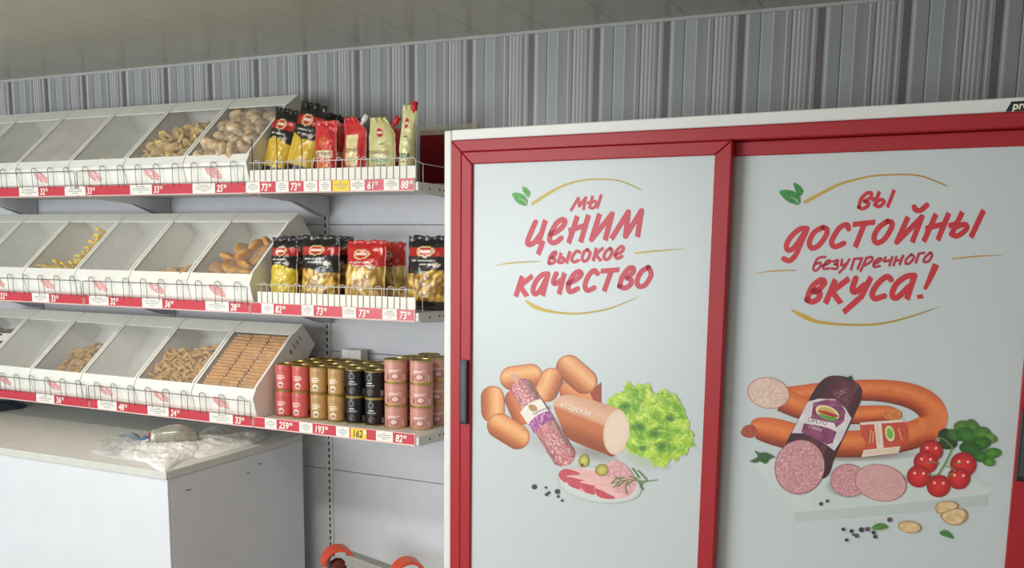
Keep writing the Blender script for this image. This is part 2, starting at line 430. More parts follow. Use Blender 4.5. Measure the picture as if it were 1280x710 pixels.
T = [('top', 24, 48, '32', '70', 50, 'second from the left in view on the top rail'), ('top', 81, 107, '33', '30', 108.5, 'under the third visible top bin'), ('top', 163, 190, '33', '70', 192, 'under the bin of yellow biscuits'),
     ('top', 241, 269, '25', '80', 271, 'under the bin of gingerbread'), ('top', 308, 325, '73', '90', 326.5, 'under the leftmost spaghetti pack'), ('top', 345, 361, '73', '90', 363, 'under the second spaghetti pack'),
     ('top', 380, 397, '', '', 0, 'without price, left of another bare card'), ('top', 399, 414, '', '', 0, 'without price, left of the yellow card'),
     ('top', 438, 456, '61', '70', 459, 'right of the yellow card'), ('top', 480, 499, '88', '90', 501, 'at the right end of the top rail'),
     ('middle', -26, -2, '32', '50', 1, 'at the left edge of the middle rail'), ('middle', 41, 62, '33', '30', 64, 'on the middle rail left of the joint'), ('middle', 112, 136, '32', '70', 138, 'on the middle rail right of the joint'),
     ('middle', 178, 203, '36', '60', 206, 'under the bin with few tan cookies'), ('middle', 257, 286, '28', '30', 288, 'under the round brown cookies'),
     ('middle', 327, 342, '82', '90', 344, 'under the short pasta bag'), ('middle', 377, 392, '73', '90', 395, 'under the spiral pasta bag'), ('middle', 428, 445, '73', '90', 448, 'under the red pasta bag'), ('middle', 478, 496, '73', '90', 499, 'at the right end of the middle rail'),
     ('bottom', 47, 69, '36', '70', 71.5, 'on the bottom rail left of the joint'), ('bottom', 123, 146.5, '48', '30', 149, 'on the bottom rail right of the joint'), ('bottom', 185, 211, '24', '70', 213.5, 'under the ring biscuits'),
     ('bottom', 262, 291, '33', '20', 293.5, 'under the stacked oblong biscuits'), ('bottom', 331, 345.5, '259', '90', 348.5, 'under the red cans'), ('bottom', 374, 390.5, '193', '90', 392.5, 'under the tan cans'),
     ('bottom', 470, 491, '82', '90', 494, 'under the pink cans')]
for row, a, b_, t, s, tx, l in T:
    price(row, a, b_, t, s, tx, lab=(f'white price tag reading {t} {l}' if t else f'white shelf card {l} on the top rail'))
price('top', 416, 437, '', '', 0, lab='yellow blank shelf card among white ones on the top rail', ycard=True)
price('bottom', 420, 436.5, '162', '90', 440, yellow=True, lab='price tag with yellow 162 paper under the black cans')

# ---------------------------------------------------------------- bulk bins
BW, BX = .304, -2.318
FYB = -.455
PROF = {  # (forward front bottom, face top, lip end, lid top, strip end, back top) offsets per row
    'top': [(0, .001), (-.022, .082), (-.003, .114), (.222, .318), (.288, .364), (.36, .27)],
    'middle': [(0, .001), (-.022, .082), (-.003, .114), (.222, .312), (.282, .348), (.355, .26)],
    'bottom': [(0, .001), (-.022, .080), (-.003, .112), (.222, .299), (.286, .336), (.365, .25)]}
def bin_geom(row):
    P = [(FYB + y, SHZ[row] + z) for y, z in PROF[row]]
    return P + [(FYB + .14, SHZ[row] + .001)]
def make_bin(row, x1, label, lid, tilt=0.0):
    P = bin_geom(row); x0 = x1 - BW + .004; xm = (x0 + x1) / 2
    t = thing('bulk_bin', label, 'bin', (xm, FYB, SHZ[row]), group='white bulk bins')
    L = [(y - FYB, z - SHZ[row]) for y, z in P]; h = (x1 - x0) / 2
    a, f, l, d, s, bk, bb = L
    for sgn in (-1, 1):
        MB().prism_x([a, f, l, d, s, bk, bb], *( (-h, -h + .0035) if sgn < 0 else (h - .0035, h))).build('side_wall', BINW, t)
    def slab(p, q, th, name, m=BINW, i=.0036, par=t):
        v = Vector((0, q[0] - p[0], q[1] - p[1])).normalized(); n_ = Vector((0, v.z, -v.y)) * th
        pts = [p, q, (q[0] + n_.y, q[1] + n_.z), (p[0] + n_.y, p[1] + n_.z)]
        return MB().prism_x(pts, -h + i, h - i).build(name, m, par)
    fp = slab(a, f, .003, 'front_panel'); slab(f, l, .003, 'front_lip'); slab(d, s, .003, 'top_strip'); slab(s, bk, .003, 'back_wall')
    MB().prism_x([a, bb, (bb[0], bb[1] + .003), (a[0] + .003, a[1] + .003)], -h + .0036, h - .0036).prism_x([bb, bk, (bk[0] - .003, bk[1]), (bb[0], bb[1] + .004)], -h + .0036, h - .0036).build('bin_floor', BINW, t)
    # clear hinged lid in a narrow frame
    dy, dz = d[0] - l[0], d[1] - l[1]
    ln = math.hypot(dy, dz); uy, uz = dy / ln, dz / ln; ny, nz = -uz, uy
    def q(sv, nv): return (l[0] + uy * sv + ny * nv, l[1] + uz * sv + nz * nv)
    for sgn in (-1, 1):
        xx = sorted((sgn * (h - .0004), sgn * (h - .010)))
        MB().prism_x([q(0, .0003), q(ln, .0003), q(ln, .003), q(0, .003)], *xx).build('lid_frame', BINW, t)
    MB().prism_x([q(.002, -.003), q(ln - .002, -.003), q(ln - .002, -.0012), q(.002, -.0012)], -h + .0042, h - .0042).build('clear_lid', lid, t)
    # faded pink-red printed emblem on the front face
    vy, vz = f[0] - a[0], f[1] - a[1]; fl = math.hypot(vy, vz); vy /= fl; vz /= fl; oy, oz = -vz, vy
    m = MB(); random.seed(int(-x1 * 100))
    cx, cz = -h * .08, .052
    for kk in range(7):
        th = math.radians(-22); zz = cz + .018 - kk * .0062
        w_ = .036 * math.sqrt(max(.1, 1 - ((kk - 3) / 4.0) ** 2)); sh = (kk - 3) * .003
        for seg in range(2):
            xa = cx + sh - w_ + seg * w_ + .001; xb = xa + w_ * random.uniform(.7, .98)
            za, zb = zz - .004 * (seg - .5) * 2, zz - .004 * (seg + .5 - .5) * 2
            for (xq0, xq1, z0_) in ((xa, xb, zz - seg * .004),):
                pts = [(xq0, z0_), (xq1, z0_ - .003), (xq1, z0_ + .001), (xq0, z0_ + .004)]
                v3 = [(px_, a[0] + vy * pz_ + oy * .0004, a[1] + vz * pz_ + oz * .0004) for px_, pz_ in pts]
                m.add(v3, [(0, 1, 2, 3)])
    stuff(m.build('emblem_print', EMB, t))
    if row != 'top':
        m = MB()
        v3 = [(px_, a[0] + vy * pz_ + oy * .0004, a[1] + vz * pz_ + oz * .0004) for px_, pz_ in ((-h + .006, .016), (h - .006, .016), (h - .006, .0175), (-h + .006, .0175))]
        m.add(v3, [(0, 1, 2, 3)]).build('print_line', EMB, t)
    def place(av, sv, dep):     # inside the bin: across, along the lid, depth under the lid
        p = q(sv * ln, -dep); return Vector((xm + (av - .5) * 2 * (h - .012), FYB + p[0], SHZ[row] + p[1]))
    t.rotation_euler.x = 0
    return t, place, (uy, uz), h
EMB = mat('faded_red_print', S(226, 128, 132), 0.6, var=0.15, vscale=60)
ord5 = ['rightmost', 'second from the right', 'third from the right', 'fourth from the right', 'fifth from the right', 'leftmost']
desc = {'top': ['heaped with floury gingerbread', 'heaped with yellow oval biscuits', 'almost empty with pale wafers', 'with milky pinkish lid', 'empty and dark inside', 'cut by the left picture edge'],
        'middle': ['of large round brown cookies', 'with few tan cookies', 'with only white crumbs', 'with long yellow biscuits', 'empty with clear grey lid', 'cut by the left picture edge'],
        'bottom': ['packed with rows of oblong biscuits', 'of small ring biscuits', 'empty and grey inside', 'with a heap of tan rings', 'with some yellow crumbs', 'of dark brown biscuits']}
lids = {'top': [LIDC, LIDC, LIDH, LIDF, LIDH, LIDH], 'middle': [LIDC, LIDC, LIDH, LIDC, LIDH, LIDH], 'bottom': [LIDC, LIDC, LIDH, LIDC, LIDH, LIDC]}
BINS = {}
for row in SHZ:
    for k in range(6):
        BINS[row, k] = make_bin(row, BX - .002 - k * BW, f'white bulk bin {desc[row][k]}, {ord5[k]} on {row} shelf', lids[row][k])

# printed red emblem and dark marks on the outer side of the rightmost bottom bin
t_, pl_, u_, h_ = BINS['bottom', 0]
L_ = PROF['bottom']; m = MB(); d_ = MB()
def sidept(s_, dep):
    l_, e_ = L_[2], L_[3]; ln_ = math.hypot(e_[0] - l_[0], e_[1] - l_[1])
    return (h_ + .0006, l_[0] + u_[0] * s_ * ln_ + u_[1] * dep, l_[1] + u_[1] * s_ * ln_ - u_[0] * dep)
def mark(mm_, s0, s1, a, b_): mm_.add([sidept(s0, a), sidept(s1, a), sidept(s1, b_), sidept(s0, b_)], [(0, 1, 2, 3)])
for k in range(5): mark(m, .50 + .012 * k, .62 - .01 * k, .036 + .006 * k, .040 + .006 * k)
mark(m, .80, .84, .034, .046); mark(m, .81, .83, .046, .056)
for s0 in (.90, .98, 1.06):
    mark(d_, s0, s0 + .045, .034, .037); mark(d_, s0 + .018, s0 + .027, .037, .052); mark(d_, s0 + .005, s0 + .04, .050, .053)
stuff(m.build('side_emblem_print', mat('red_side_print', S(186, 70, 74), .5), t_)); stuff(d_.build('side_mark_print', INK, t_))

# ---- contents of the bins
def lump(rx, ry, rz, seed, amp=.12, n=10, m=7, flat=0.0):
    vs = []; r0 = random.Random(seed); ph = [r0.uniform(0, 6) for _ in range(4)]
    for i in range(m + 1):
        th = math.pi * i / m
        for k in range(n):
            a = 2 * math.pi * k / n
            f = 1 + amp * (math.sin(2 * a + ph[0]) * math.sin(th) + .6 * math.sin(3 * a + ph[1]) * math.sin(2 * th + ph[2]))
            zz = math.cos(th); zz = zz if zz > 0 else zz * (1 - flat)
            vs.append((rx * f * math.sin(th) * math.cos(a), ry * f * math.sin(th) * math.sin(a), rz * zz * f))
    fs = [(i * n + k, (i + 1) * n + k, (i + 1) * n + (k + 1) % n, i * n + (k + 1) % n) for i in range(m) for k in range(n)]
    return MB().add(vs, fs)
def cookie_mat(name, c1, c2, scale, rough=.75, bump=.3):
    m = mat(name, c1, rough, bump=bump, bscale=scale * 1.5)
    nt = m.node_tree
    r = [n for n in nt.nodes if n.type == 'VALTORGB'][0]; n = [n for n in nt.nodes if n.type == 'TEX_NOISE'][0]
    n.inputs['Scale'].default_value = scale
    oi = nt.nodes.new('ShaderNodeObjectInfo')
    ad = nt.nodes.new('ShaderNodeVectorMath'); ad.operation = 'ADD'
    ts = [q for q in nt.nodes if q.type == 'TEX_COORD'][0]
    nt.links.new(ts.outputs['Object'], ad.inputs[0]); nt.links.new(oi.outputs['Random'], ad.inputs[1]); nt.links.new(ad.outputs[0], n.inputs['Vector'])
    r.color_ramp.elements[0].color = (*c1, 1); r.color_ramp.elements[1].color = (*c2, 1)
    return m
def heap(row, k, s0, s1, dep, m, name, label, a0=.02, a1=.98, base=.10):
    t, pl, u, h = BINS[row, k]
    mb = MB(); n, q = 10, 12
    top = [[pl(a0 + (a1 - a0) * i / q, s0 + (s1 - s0) * j / n, dep + .01 * vnoise(i * .9, j * .9, k) + (base * .5 if j in (0, n) and s1 < .9 else 0)) for i in range(q + 1)] for j in range(n + 1)]
    low = [[pl(a0 + (a1 - a0) * i / q, s0 + (s1 - s0) * j / n, base) for i in range(q + 1)] for j in range(n + 1)]
    vs = [p for r_ in top for p in r_] + [p for r_ in low for p in r_]; N = (n + 1) * (q + 1); W = q + 1
    fs = []
    for j in range(n):
        for i in range(q):
            a_ = j * W + i; fs += [(a_, a_ + 1, a_ + W + 1, a_ + W), (N + a_, N + a_ + W, N + a_ + W + 1, N + a_ + 1)]
    for j in range(n):
        for i in (0, q):
            a_ = j * W + i; fs.append((a_, a_ + W, N + a_ + W, N + a_))
    for i in range(q):
        for j in (0, n):
            a_ = j * W + i; fs.append((a_, a_ + 1, N + a_ + 1, N + a_))
    o = mb.add(vs, fs).build(name, m, None, True); tag(o, label + (' along its wall' if False else ''), 'biscuits'); stuff(o)
ORD = ['first', 'second', 'third', 'fourth', 'fifth', 'sixth', 'seventh', 'eighth', 'ninth', 'tenth', 'eleventh', 'twelfth', 'thirteenth', 'fourteenth', 'fifteenth', 'sixteenth', 'seventeenth', 'eighteenth']
def scatter(row, k, meshes, m, pts, name, label, cat, group, rot=.5, seed=1, face=.75, grid=0, locs=False):
    t, pl, u, h = BINS[row, k]; rr = random.Random(seed)
    tilt = math.atan2(u[1], u[0])
    for me in meshes:
        if not me.materials: me.materials.append(m)
    rr_ = max(max(abs(v.co.x), abs(v.co.y)) for v in meshes[0].vertices) * (.55 if 'long' in name else .95)
    am = rr_ / (2 * (h - .008)); pts = [(min(max(a, am), 1 - am), max(s, rr_ * .55 / .32), max(d, .016 + .35 * rr_ * rot)) for a, s, d in pts]
    byx = sorted(range(len(pts)), key=lambda q_: pts[q_][0])
    for i, (a, s, d) in enumerate(pts):
        o = obj(name, meshes[i % len(meshes)]); o.location = pl(a, s, d)
        o.rotation_euler = (tilt * face + rr.uniform(-rot, rot), rr.uniform(-rot, rot), rr.uniform(0, 6.28))
        tag(o, label + (f', {ORD[i // grid]} row from the lip, {ORD[i % grid]} from left' if grid else f', {ORD[byx.index(i)]} from left' if locs else ''), cat, group)
GING = cookie_mat('floury_gingerbread', S(176, 134, 90), S(242, 222, 186), 42)
YELL = cookie_mat('yellow_biscuit', S(206, 160, 90), S(244, 220, 154), 30)
TAN = cookie_mat('tan_cookie', S(182, 136, 78), S(214, 176, 112), 30)
BROWN = cookie_mat('brown_cookie', S(172, 120, 68), S(210, 164, 106), 26)
DBROWN = cookie_mat('dark_biscuit', S(84, 58, 40), S(130, 92, 62), 26)
PALE = cookie_mat('pale_wafer', S(206, 190, 148), S(230, 220, 186), 30)
GOLD = cookie_mat('ring_biscuit', S(196, 142, 70), S(240, 198, 124), 50)
OBL = cookie_mat('baked_biscuit', S(206, 142, 70), S(238, 186, 112), 40)
LONG = cookie_mat('long_yellow_biscuit', S(230, 186, 70), S(250, 224, 124), 30)
r1 = random.Random(3)
# top shelf
heap('top', 0, .03, .95, .045, GING, 'gingerbread_heap', 'floury gingerbread lying underneath in the rightmost top bin')
gm = [lump(.046, .038, .026, i, .18).mesh('gingerbread', True) for i in range(5)]
pts = [(.1 + .8 * ((i + .5 * (j % 2)) % 4.2) / 4, .08 + .86 * j / 8, .030 + r1.uniform(-.005, .012)) for j in range(9) for i in range(4)]
scatter('top', 0, gm, GING, pts, 'gingerbread', 'floury gingerbread in the top bin', 'gingerbread', 'floury gingerbread', .6, 4, grid=4)
heap('top', 1, .02, .72, .055, YELL, 'biscuit_heap', 'yellow biscuits lying underneath in the second top bin')
ym = [lump(.043, .024, .009, i, .06, 12, 6).mesh('yellow_biscuit', True) for i in range(4)]
pts = [(min(.93, .10 + .84 * i / 4 + r1.uniform(-.07, .07)), .07 + .72 * j / 8 * (.72 + .28 * i / 4), .03 + r1.uniform(-.012, .014)) for j in range(9) for i in range(5)]
scatter('top', 1, ym, YELL, pts, 'yellow_biscuit', 'yellow oval biscuit in the top bin', 'biscuit', 'yellow oval biscuits', .75, 5, grid=5)
wm = [MB().box(-.035, .035, -.016, .016, -.004, .004).mesh('pale_wafer')]
scatter('top', 2, wm, PALE, [(.45, .05, .03), (.6, .05, .03), (.55, .12, .035), (.72, .06, .032), (.35, .05, .036)], 'pale_wafer', 'pale oblong wafer in the almost empty top bin', 'wafer', 'pale wafers', .25, 6, locs=True)
heap('top', 3, .02, .5, .05, PALE, 'sweet_heap', 'pale sweets under the milky lid of the fourth top bin')
# middle shelf
bm_ = [lump(.044, .042, .017, i, .03, 16, 8).mesh('round_cookie', True) for i in range(4)]
heap('middle', 0, .02, .62, .055, BROWN, 'cookie_heap', 'round brown cookies lying underneath in the rightmost middle bin', .1)
pts = [(.22, .05, .045), (.44, .04, .036), (.66, .05, .034), (.87, .06, .032), (.28, .2, .03), (.52, .19, .02), (.76, .2, .02), (.92, .32, .02), (.36, .36, .022), (.62, .38, .018), (.84, .48, .02), (.14, .17, .05), (.5, .5, .03), (.70, .56, .022), (.9, .64, .03)]
scatter('middle', 0, bm_, BROWN, pts, 'round_cookie', 'large round brown cookie in the middle shelf bin', 'cookie', 'large round brown cookies', .38, 8, locs=True, face=1.0)
tm = [lump(.036, .030, .011, i, .05, 12, 6).mesh('tan_cookie', True) for i in range(3)]
pts = [(.38, .03, .04), (.5, .05, .034), (.62, .03, .03), (.75, .04, .028), (.88, .05, .026), (.70, .11, .03), (.9, .14, .03), (.54, .11, .04)]
scatter('middle', 1, tm, TAN, pts, 'tan_cookie', 'flat tan cookie behind the lip of a middle bin', 'cookie', 'few tan cookies', .35, 9, locs=True, face=1.0)
cm = lump(.006, .005, .003, 1).mesh('crumb', True); cm.materials.append(PALE)
t, pl, u, h = BINS['middle', 2]
m = MB()
for i in range(26):
    p = pl(r1.uniform(.2, .9), r1.uniform(.03, .3), r1.uniform(.085, .1)); m.box(p.x - .004, p.x + .004, p.y - .004, p.y + .004, p.z - .003, p.z + .003)
o = m.build('white_crumbs', PALE); tag(o, 'white crumbs left in the nearly empty middle bin', 'crumbs'); stuff(o)
heap('middle', 3, .0, .9, .055, LONG, 'biscuit_heap', 'yellow biscuits piled along the right wall of the middle bin', .72, .985)
heap('middle', 3, .0, .26, .06, LONG, 'biscuit_heap', 'yellow biscuits lying underneath at the front of the middle bin', .04, .72)
lm = []
for i in range(3):
    pth = [(-.05 + .02 * q, .004 * math.sin(q * 1.3 + i), .003 * math.cos(q + i)) for q in range(6)]
    lm.append(MB().tube(pth, [.004, .0085, .0085, .0085, .0085, .004], 7).mesh('long_biscuit', True))
pts = [(.08 + .85 * i / 9, .04 + .17 * r1.random(), .04 + r1.uniform(-.01, .012)) for i in range(10) for _ in range(3)]
pts += [(.80 + .14 * r1.random(), .2 + .68 * i / 15, .035 + r1.uniform(-.012, .01)) for i in range(16) for _ in range(2)]
scatter('middle', 3, lm, LONG, pts, 'long_biscuit', 'long yellow biscuit in the fourth bin from the right on the middle shelf', 'biscuit', 'long yellow biscuits', .4, 11)
# bottom shelf
t, pl, u, h = BINS['bottom', 0]
om = MB()
om.box(-.041, .041, -.0055, .0055, -.024, .024); ob_me = om.mesh('oblong_biscuit'); ob_me.materials.append(OBL)
tilt = math.atan2(u[1], u[0])
for c in range(3):
    for j in range(17):
        o = obj('oblong_biscuit', ob_me, None, None); o.location = pl(.175 + .325 * c + r1.uniform(-.008, .008), .04 + .93 * j / 16.5, .030 + r1.uniform(-.002, .002))
        o.rotation_euler = (tilt - .55 + r1.uniform(-.06, .06), r1.uniform(-.03, .03), r1.uniform(-.05, .05))
        tag(o, f'oblong brown biscuit in the {["left", "middle", "right"][c]} row of the bottom bin, {ORD[j]} from the lip', 'biscuit', 'oblong biscuits in rows')
heap('bottom', 0, .03, .95, .052, OBL, 'biscuit_heap', 'oblong biscuits lying underneath in the rightmost bottom bin')
def torus_me(R_, r_, name, sq=1.0):
    vs = []; n, q = 14, 7
    for i in range(n):
        a = 2 * math.pi * i / n
        for k_ in range(q):
            b2 = 2 * math.pi * k_ / q; rr = R_ + r_ * math.cos(b2)
            vs.append((rr * math.cos(a), rr * math.sin(a) * sq, r_ * math.sin(b2)))
    fs = [(i * q + k_, ((i + 1) % n) * q + k_, ((i + 1) % n) * q + (k_ + 1) % q, i * q + (k_ + 1) % q) for i in range(n) for k_ in range(q)]
    return MB().add(vs, fs).mesh(name, True)
heap('bottom', 1, .01, .74, .055, GOLD, 'biscuit_heap', 'ring biscuits lying underneath in the second bottom bin')
rm = [torus_me(.0175, .0068, 'ring_biscuit', .75), torus_me(.017, .0065, 'ring_biscuit', .6)]
pts = [(.07 + .87 * i / 9 + r1.uniform(-.03, .03), (.03 + .79 * j / 13) * (.72 + .28 * i / 9), .036 + r1.uniform(-.012, .012)) for j in range(14) for i in range(10)]
scatter('bottom', 1, rm, GOLD, pts, 'ring_biscuit', 'small golden ring biscuit heaped in the second bin from the right on the bottom shelf', 'biscuit', 'golden ring biscuits', .9, 12)
heap('bottom', 3, .0, .6, .055, TAN, 'biscuit_heap', 'tan rings lying underneath in the fourth bottom bin', .45, .98)
rm2 = [torus_me(.021, .009, 'tan_ring', .9)]
pts = [(.32 + .61 * r1.random(), .02 + .68 * r1.random() ** 1.2, .03 + r1.uniform(-.012, .012)) for i in range(52)]
pts = [(a, s * (.5 + .5 * a), d + .02 * (1 - a)) for a, s, d in pts]
scatter('bottom', 3, rm2, TAN, pts, 'tan_ring', 'tan ring biscuit in the fourth bin from the right on the bottom shelf', 'biscuit', 'tan ring biscuits', .8, 13)
pts = [(.45, .03, .03), (.58, .04, .028), (.7, .03, .026), (.8, .05, .026), (.9, .04, .024), (.64, .08, .03), (.86, .1, .03)]
scatter('bottom', 4, [lump(.024, .014, .007, 3, .05).mesh('yellow_crumb', True)], YELL, pts, 'yellow_crumb', 'small yellow crumb behind the lip of a bottom bin', 'crumb', 'yellow crumbs', .3, 14, locs=True)
heap('bottom', 5, .02, .8, .05, DBROWN, 'biscuit_heap', 'dark biscuits lying underneath in the leftmost bottom bin')
dm = [lump(.036, .028, .012, i, .06).mesh('dark_biscuit', True) for i in range(3)]
pts = [(.3 + .64 * i / 4 + r1.uniform(-.05, .05), .12 + .68 * j / 6, .035 + r1.uniform(-.01, .01)) for j in range(7) for i in range(5)]
scatter('bottom', 5, dm, DBROWN, pts, 'dark_biscuit', 'dark brown biscuit in the leftmost bin', 'biscuit', 'dark brown biscuits', .6, 15, grid=5)
t, pl, u, h = BINS['bottom', 5]
p = pl(.92, .55, -.006)
c_ = thing('paper_card', 'white paper card lying on the lid of the leftmost bottom bin', 'card', p)
MB().box(-.035, .035, -.024, .024, 0, .001).build('card_sheet', CARD, c_); MB().box(-.026, -.008, .008, .019, .001, .0014).build('dark_print', INK, c_)
c_.rotation_euler = (tilt, 0, .25)

# ---------------------------------------------------------------- cans
LIDG = mat('gold_can_lid', S(190, 168, 96), 0.28, metal=.8, var=.05)
CANR = mat('red_can_label', S(206, 92, 88), 0.35, var=.04)
CANT = mat('tan_can_label', S(190, 148, 92), 0.35, var=.04)
CANB = mat('black_can_label', S(22, 22, 26), 0.3, var=.1)
CANP = mat('pink_can_label', S(206, 146, 132), 0.35, var=.04)
def can_proto(name, label, r, h, body, kind):
    t = thing(name, label, 'can', group='cans')
    MB().lathe([(r - .0006, .003), (r, .006), (r, h - .006), (r - .0006, h - .003)], 28).build('label_body', body, t, True)
    MB().lathe([(r - .006, h - .003), (r - .003, h - .0035), (r + .0012, h - .004), (r + .0016, h - .001), (r + .0006, h), (r - .002, h), (r - .003, h - .003), (r * .6, h - .0035), (.001, h - .0035)], 28).build('lid', LIDG, t, False)
    MB().lathe([(r - .004, 0), (r + .0010, 0), (r + .0014, .003), (r - .0004, .0042)], 28).build('bottom_rim', LIDG, t, False)
    m = MB(); rr = r + .0006
    def patch(a0, a1, z0, z1, col, n=6):
        vs = []; fs = []
        for i in range(n + 1):
            a = math.radians(-90 + a0 + (a1 - a0) * i / n); vs += [(rr * math.cos(a), rr * math.sin(a), z0), (rr * math.cos(a), rr * math.sin(a), z1)]
        fs = [(2 * i, 2 * i + 2, 2 * i + 3, 2 * i + 1) for i in range(n)]
        m.add(vs, fs, lin(col))
    def disc(a0, z0, ra, rz, col):
        n = 16; vs = [(rr * 1.001 * math.cos(math.radians(-90 + a0)), rr * 1.001 * math.sin(math.radians(-90 + a0)), z0)]
        for i in range(n):
            q = 2 * math.pi * i / n; a = math.radians(-90 + a0 + ra * math.cos(q)); vs.append((rr * 1.001 * math.cos(a), rr * 1.001 * math.sin(a), z0 + rz * math.sin(q)))
        m.add(vs, [(0, 1 + i, 1 + (i + 1) % n) for i in range(n)], lin(col))
    if kind in 'RT':
        base = (206, 92, 88) if kind == 'R' else (190, 148, 92); wh = (238, 206, 196) if kind == 'R' else (240, 224, 200)
        for zz, a in ((.56, 48), (.49, 55), (.43, 40)): patch(-40, -40 + a, h * zz, h * zz + .004, wh)
        patch(-38, 16, h * .72, h * .74, tuple(c * .8 for c in base)); patch(-30, 8, h * .8, h * .82, tuple(c * .8 for c in base))
        disc(-14, h * .25, 19, h * .11, wh); disc(-14, h * .22, 13, h * .05, (120, 70, 60)); 
        patch(-26, -20, h * .1, h * .2, wh, 2); patch(-8, -2, h * .1, h * .2, wh, 2)
        patch(62, 88, h * .12, h * .32, (90, 46, 44)); patch(-60, 80, h * .05, h * .075, tuple(c * .72 for c in base), 12)
    elif kind == 'B':
        disc(-18, h * .76, 17, h * .12, (120, 122, 126)); disc(-18, h * .76, 12, h * .08, (30, 32, 36))
        patch(-32, 0, h * .55, h * .585, (214, 212, 208)); patch(-40, 14, h * .47, h * .5, (190, 188, 184)); patch(-36, 8, h * .42, h * .438, (120, 118, 116))
        disc(-14, h * .24, 20, h * .13, (92, 78, 72)); disc(-4, h * .2, 10, h * .07, (58, 44, 42)); patch(48, 72, h * .1, h * .3, (160, 160, 162)); patch(-60, 70, h * .03, h * .05, (96, 84, 60), 12)
    else:
        for zz, a in ((.52, 62), (.46, 46)): patch(-36, -36 + a, h * zz, h * zz + .0035, (240, 212, 204))
        disc(-4, h * .27, 26, h * .15, (180, 116, 108)); disc(-4, h * .29, 15, h * .1, (236, 204, 194)); patch(-44, -38, h * .12, h * .36, (130, 64, 66), 2); patch(40, 48, h * .1, h * .34, (232, 214, 208), 2)
        patch(-50, 60, h * .04, h * .065, (214, 178, 120), 12); patch(-50, 60, h * .9, h * .92, (190, 120, 110), 12)
    m.build('label_print', PRINT, t)
    return t
CS = SHZ['bottom'] + .0004
def place_can(proto, x, y, z, label, group, first):
    c = proto if first else copy_tree(proto)
    c.location = (x, y, z); c['label'] = label; c['group'] = group
    c.rotation_euler.z = math.radians(random.uniform(-7, 7) + 24); return c
lev2 = ['lower', 'upper']; lev3 = ['lowest', 'middle', 'topmost']
random.seed(21)
for nm, kind, body, r, h, xs, y0, rows in (('red', 'R', CANR, .0350, .1005, (-2.2655, -2.1885), -.356, 4), ('tan', 'T', CANT, .0345, .1005, (-2.105, -2.025), -.354, 4), ('black', 'B', CANB, .0370, .1005, (-1.946, -1.862), -.348, 3)):
    pr = can_proto('food_can', 'x', r, h, body, kind); first = True
    for c, x in enumerate(xs):
        for d in range(rows):
            for l in range(2):
                xx = x + d * .004 + random.uniform(-.002, .002)
                if d == 0: lab = f'{lev2[l]} {nm} food can at the front of the {"left" if c == 0 else "right"} {nm} column'
                else: lab = f'{lev2[l]} {nm} food can in the {["", "second", "third", "fourth"][d]} row back of the {"left" if c == 0 else "right"} {nm} column'
                place_can(pr, xx, y0 + d * (2 * r + .006), CS + l * (h + .0003), lab, f'{nm} cans on the bottom shelf', first); first = False
pr = can_proto('food_can', 'x', .0415, .0832, CANP, 'P'); first = True
for (x, y, wn) in ((-1.7735, -.345, 'front left'), (-1.679, -.325, 'front right'), (-1.668, -.215, 'back right'), (-1.758, -.252, 'back left'), (-1.744, -.158, 'rearmost')):
    for l in range(3):
        place_can(pr, x, y, CS + l * .0835, f'{lev3[l]} pink food can in the {wn} stack of pink cans', 'pink cans on the bottom shelf', first); first = False

t = thing('carton', 'small white carton standing behind the red and tan cans', 'carton', (-2.14, -.055, SHZ['bottom']))
MB().box(-.05, .04, -.03, .02, 0, .235).build('box_body', WHITE, t, bevel=.002); MB().box(-.051, -.02, -.0312, .0205, .20, .2355).build('box_flap', CARD, t)

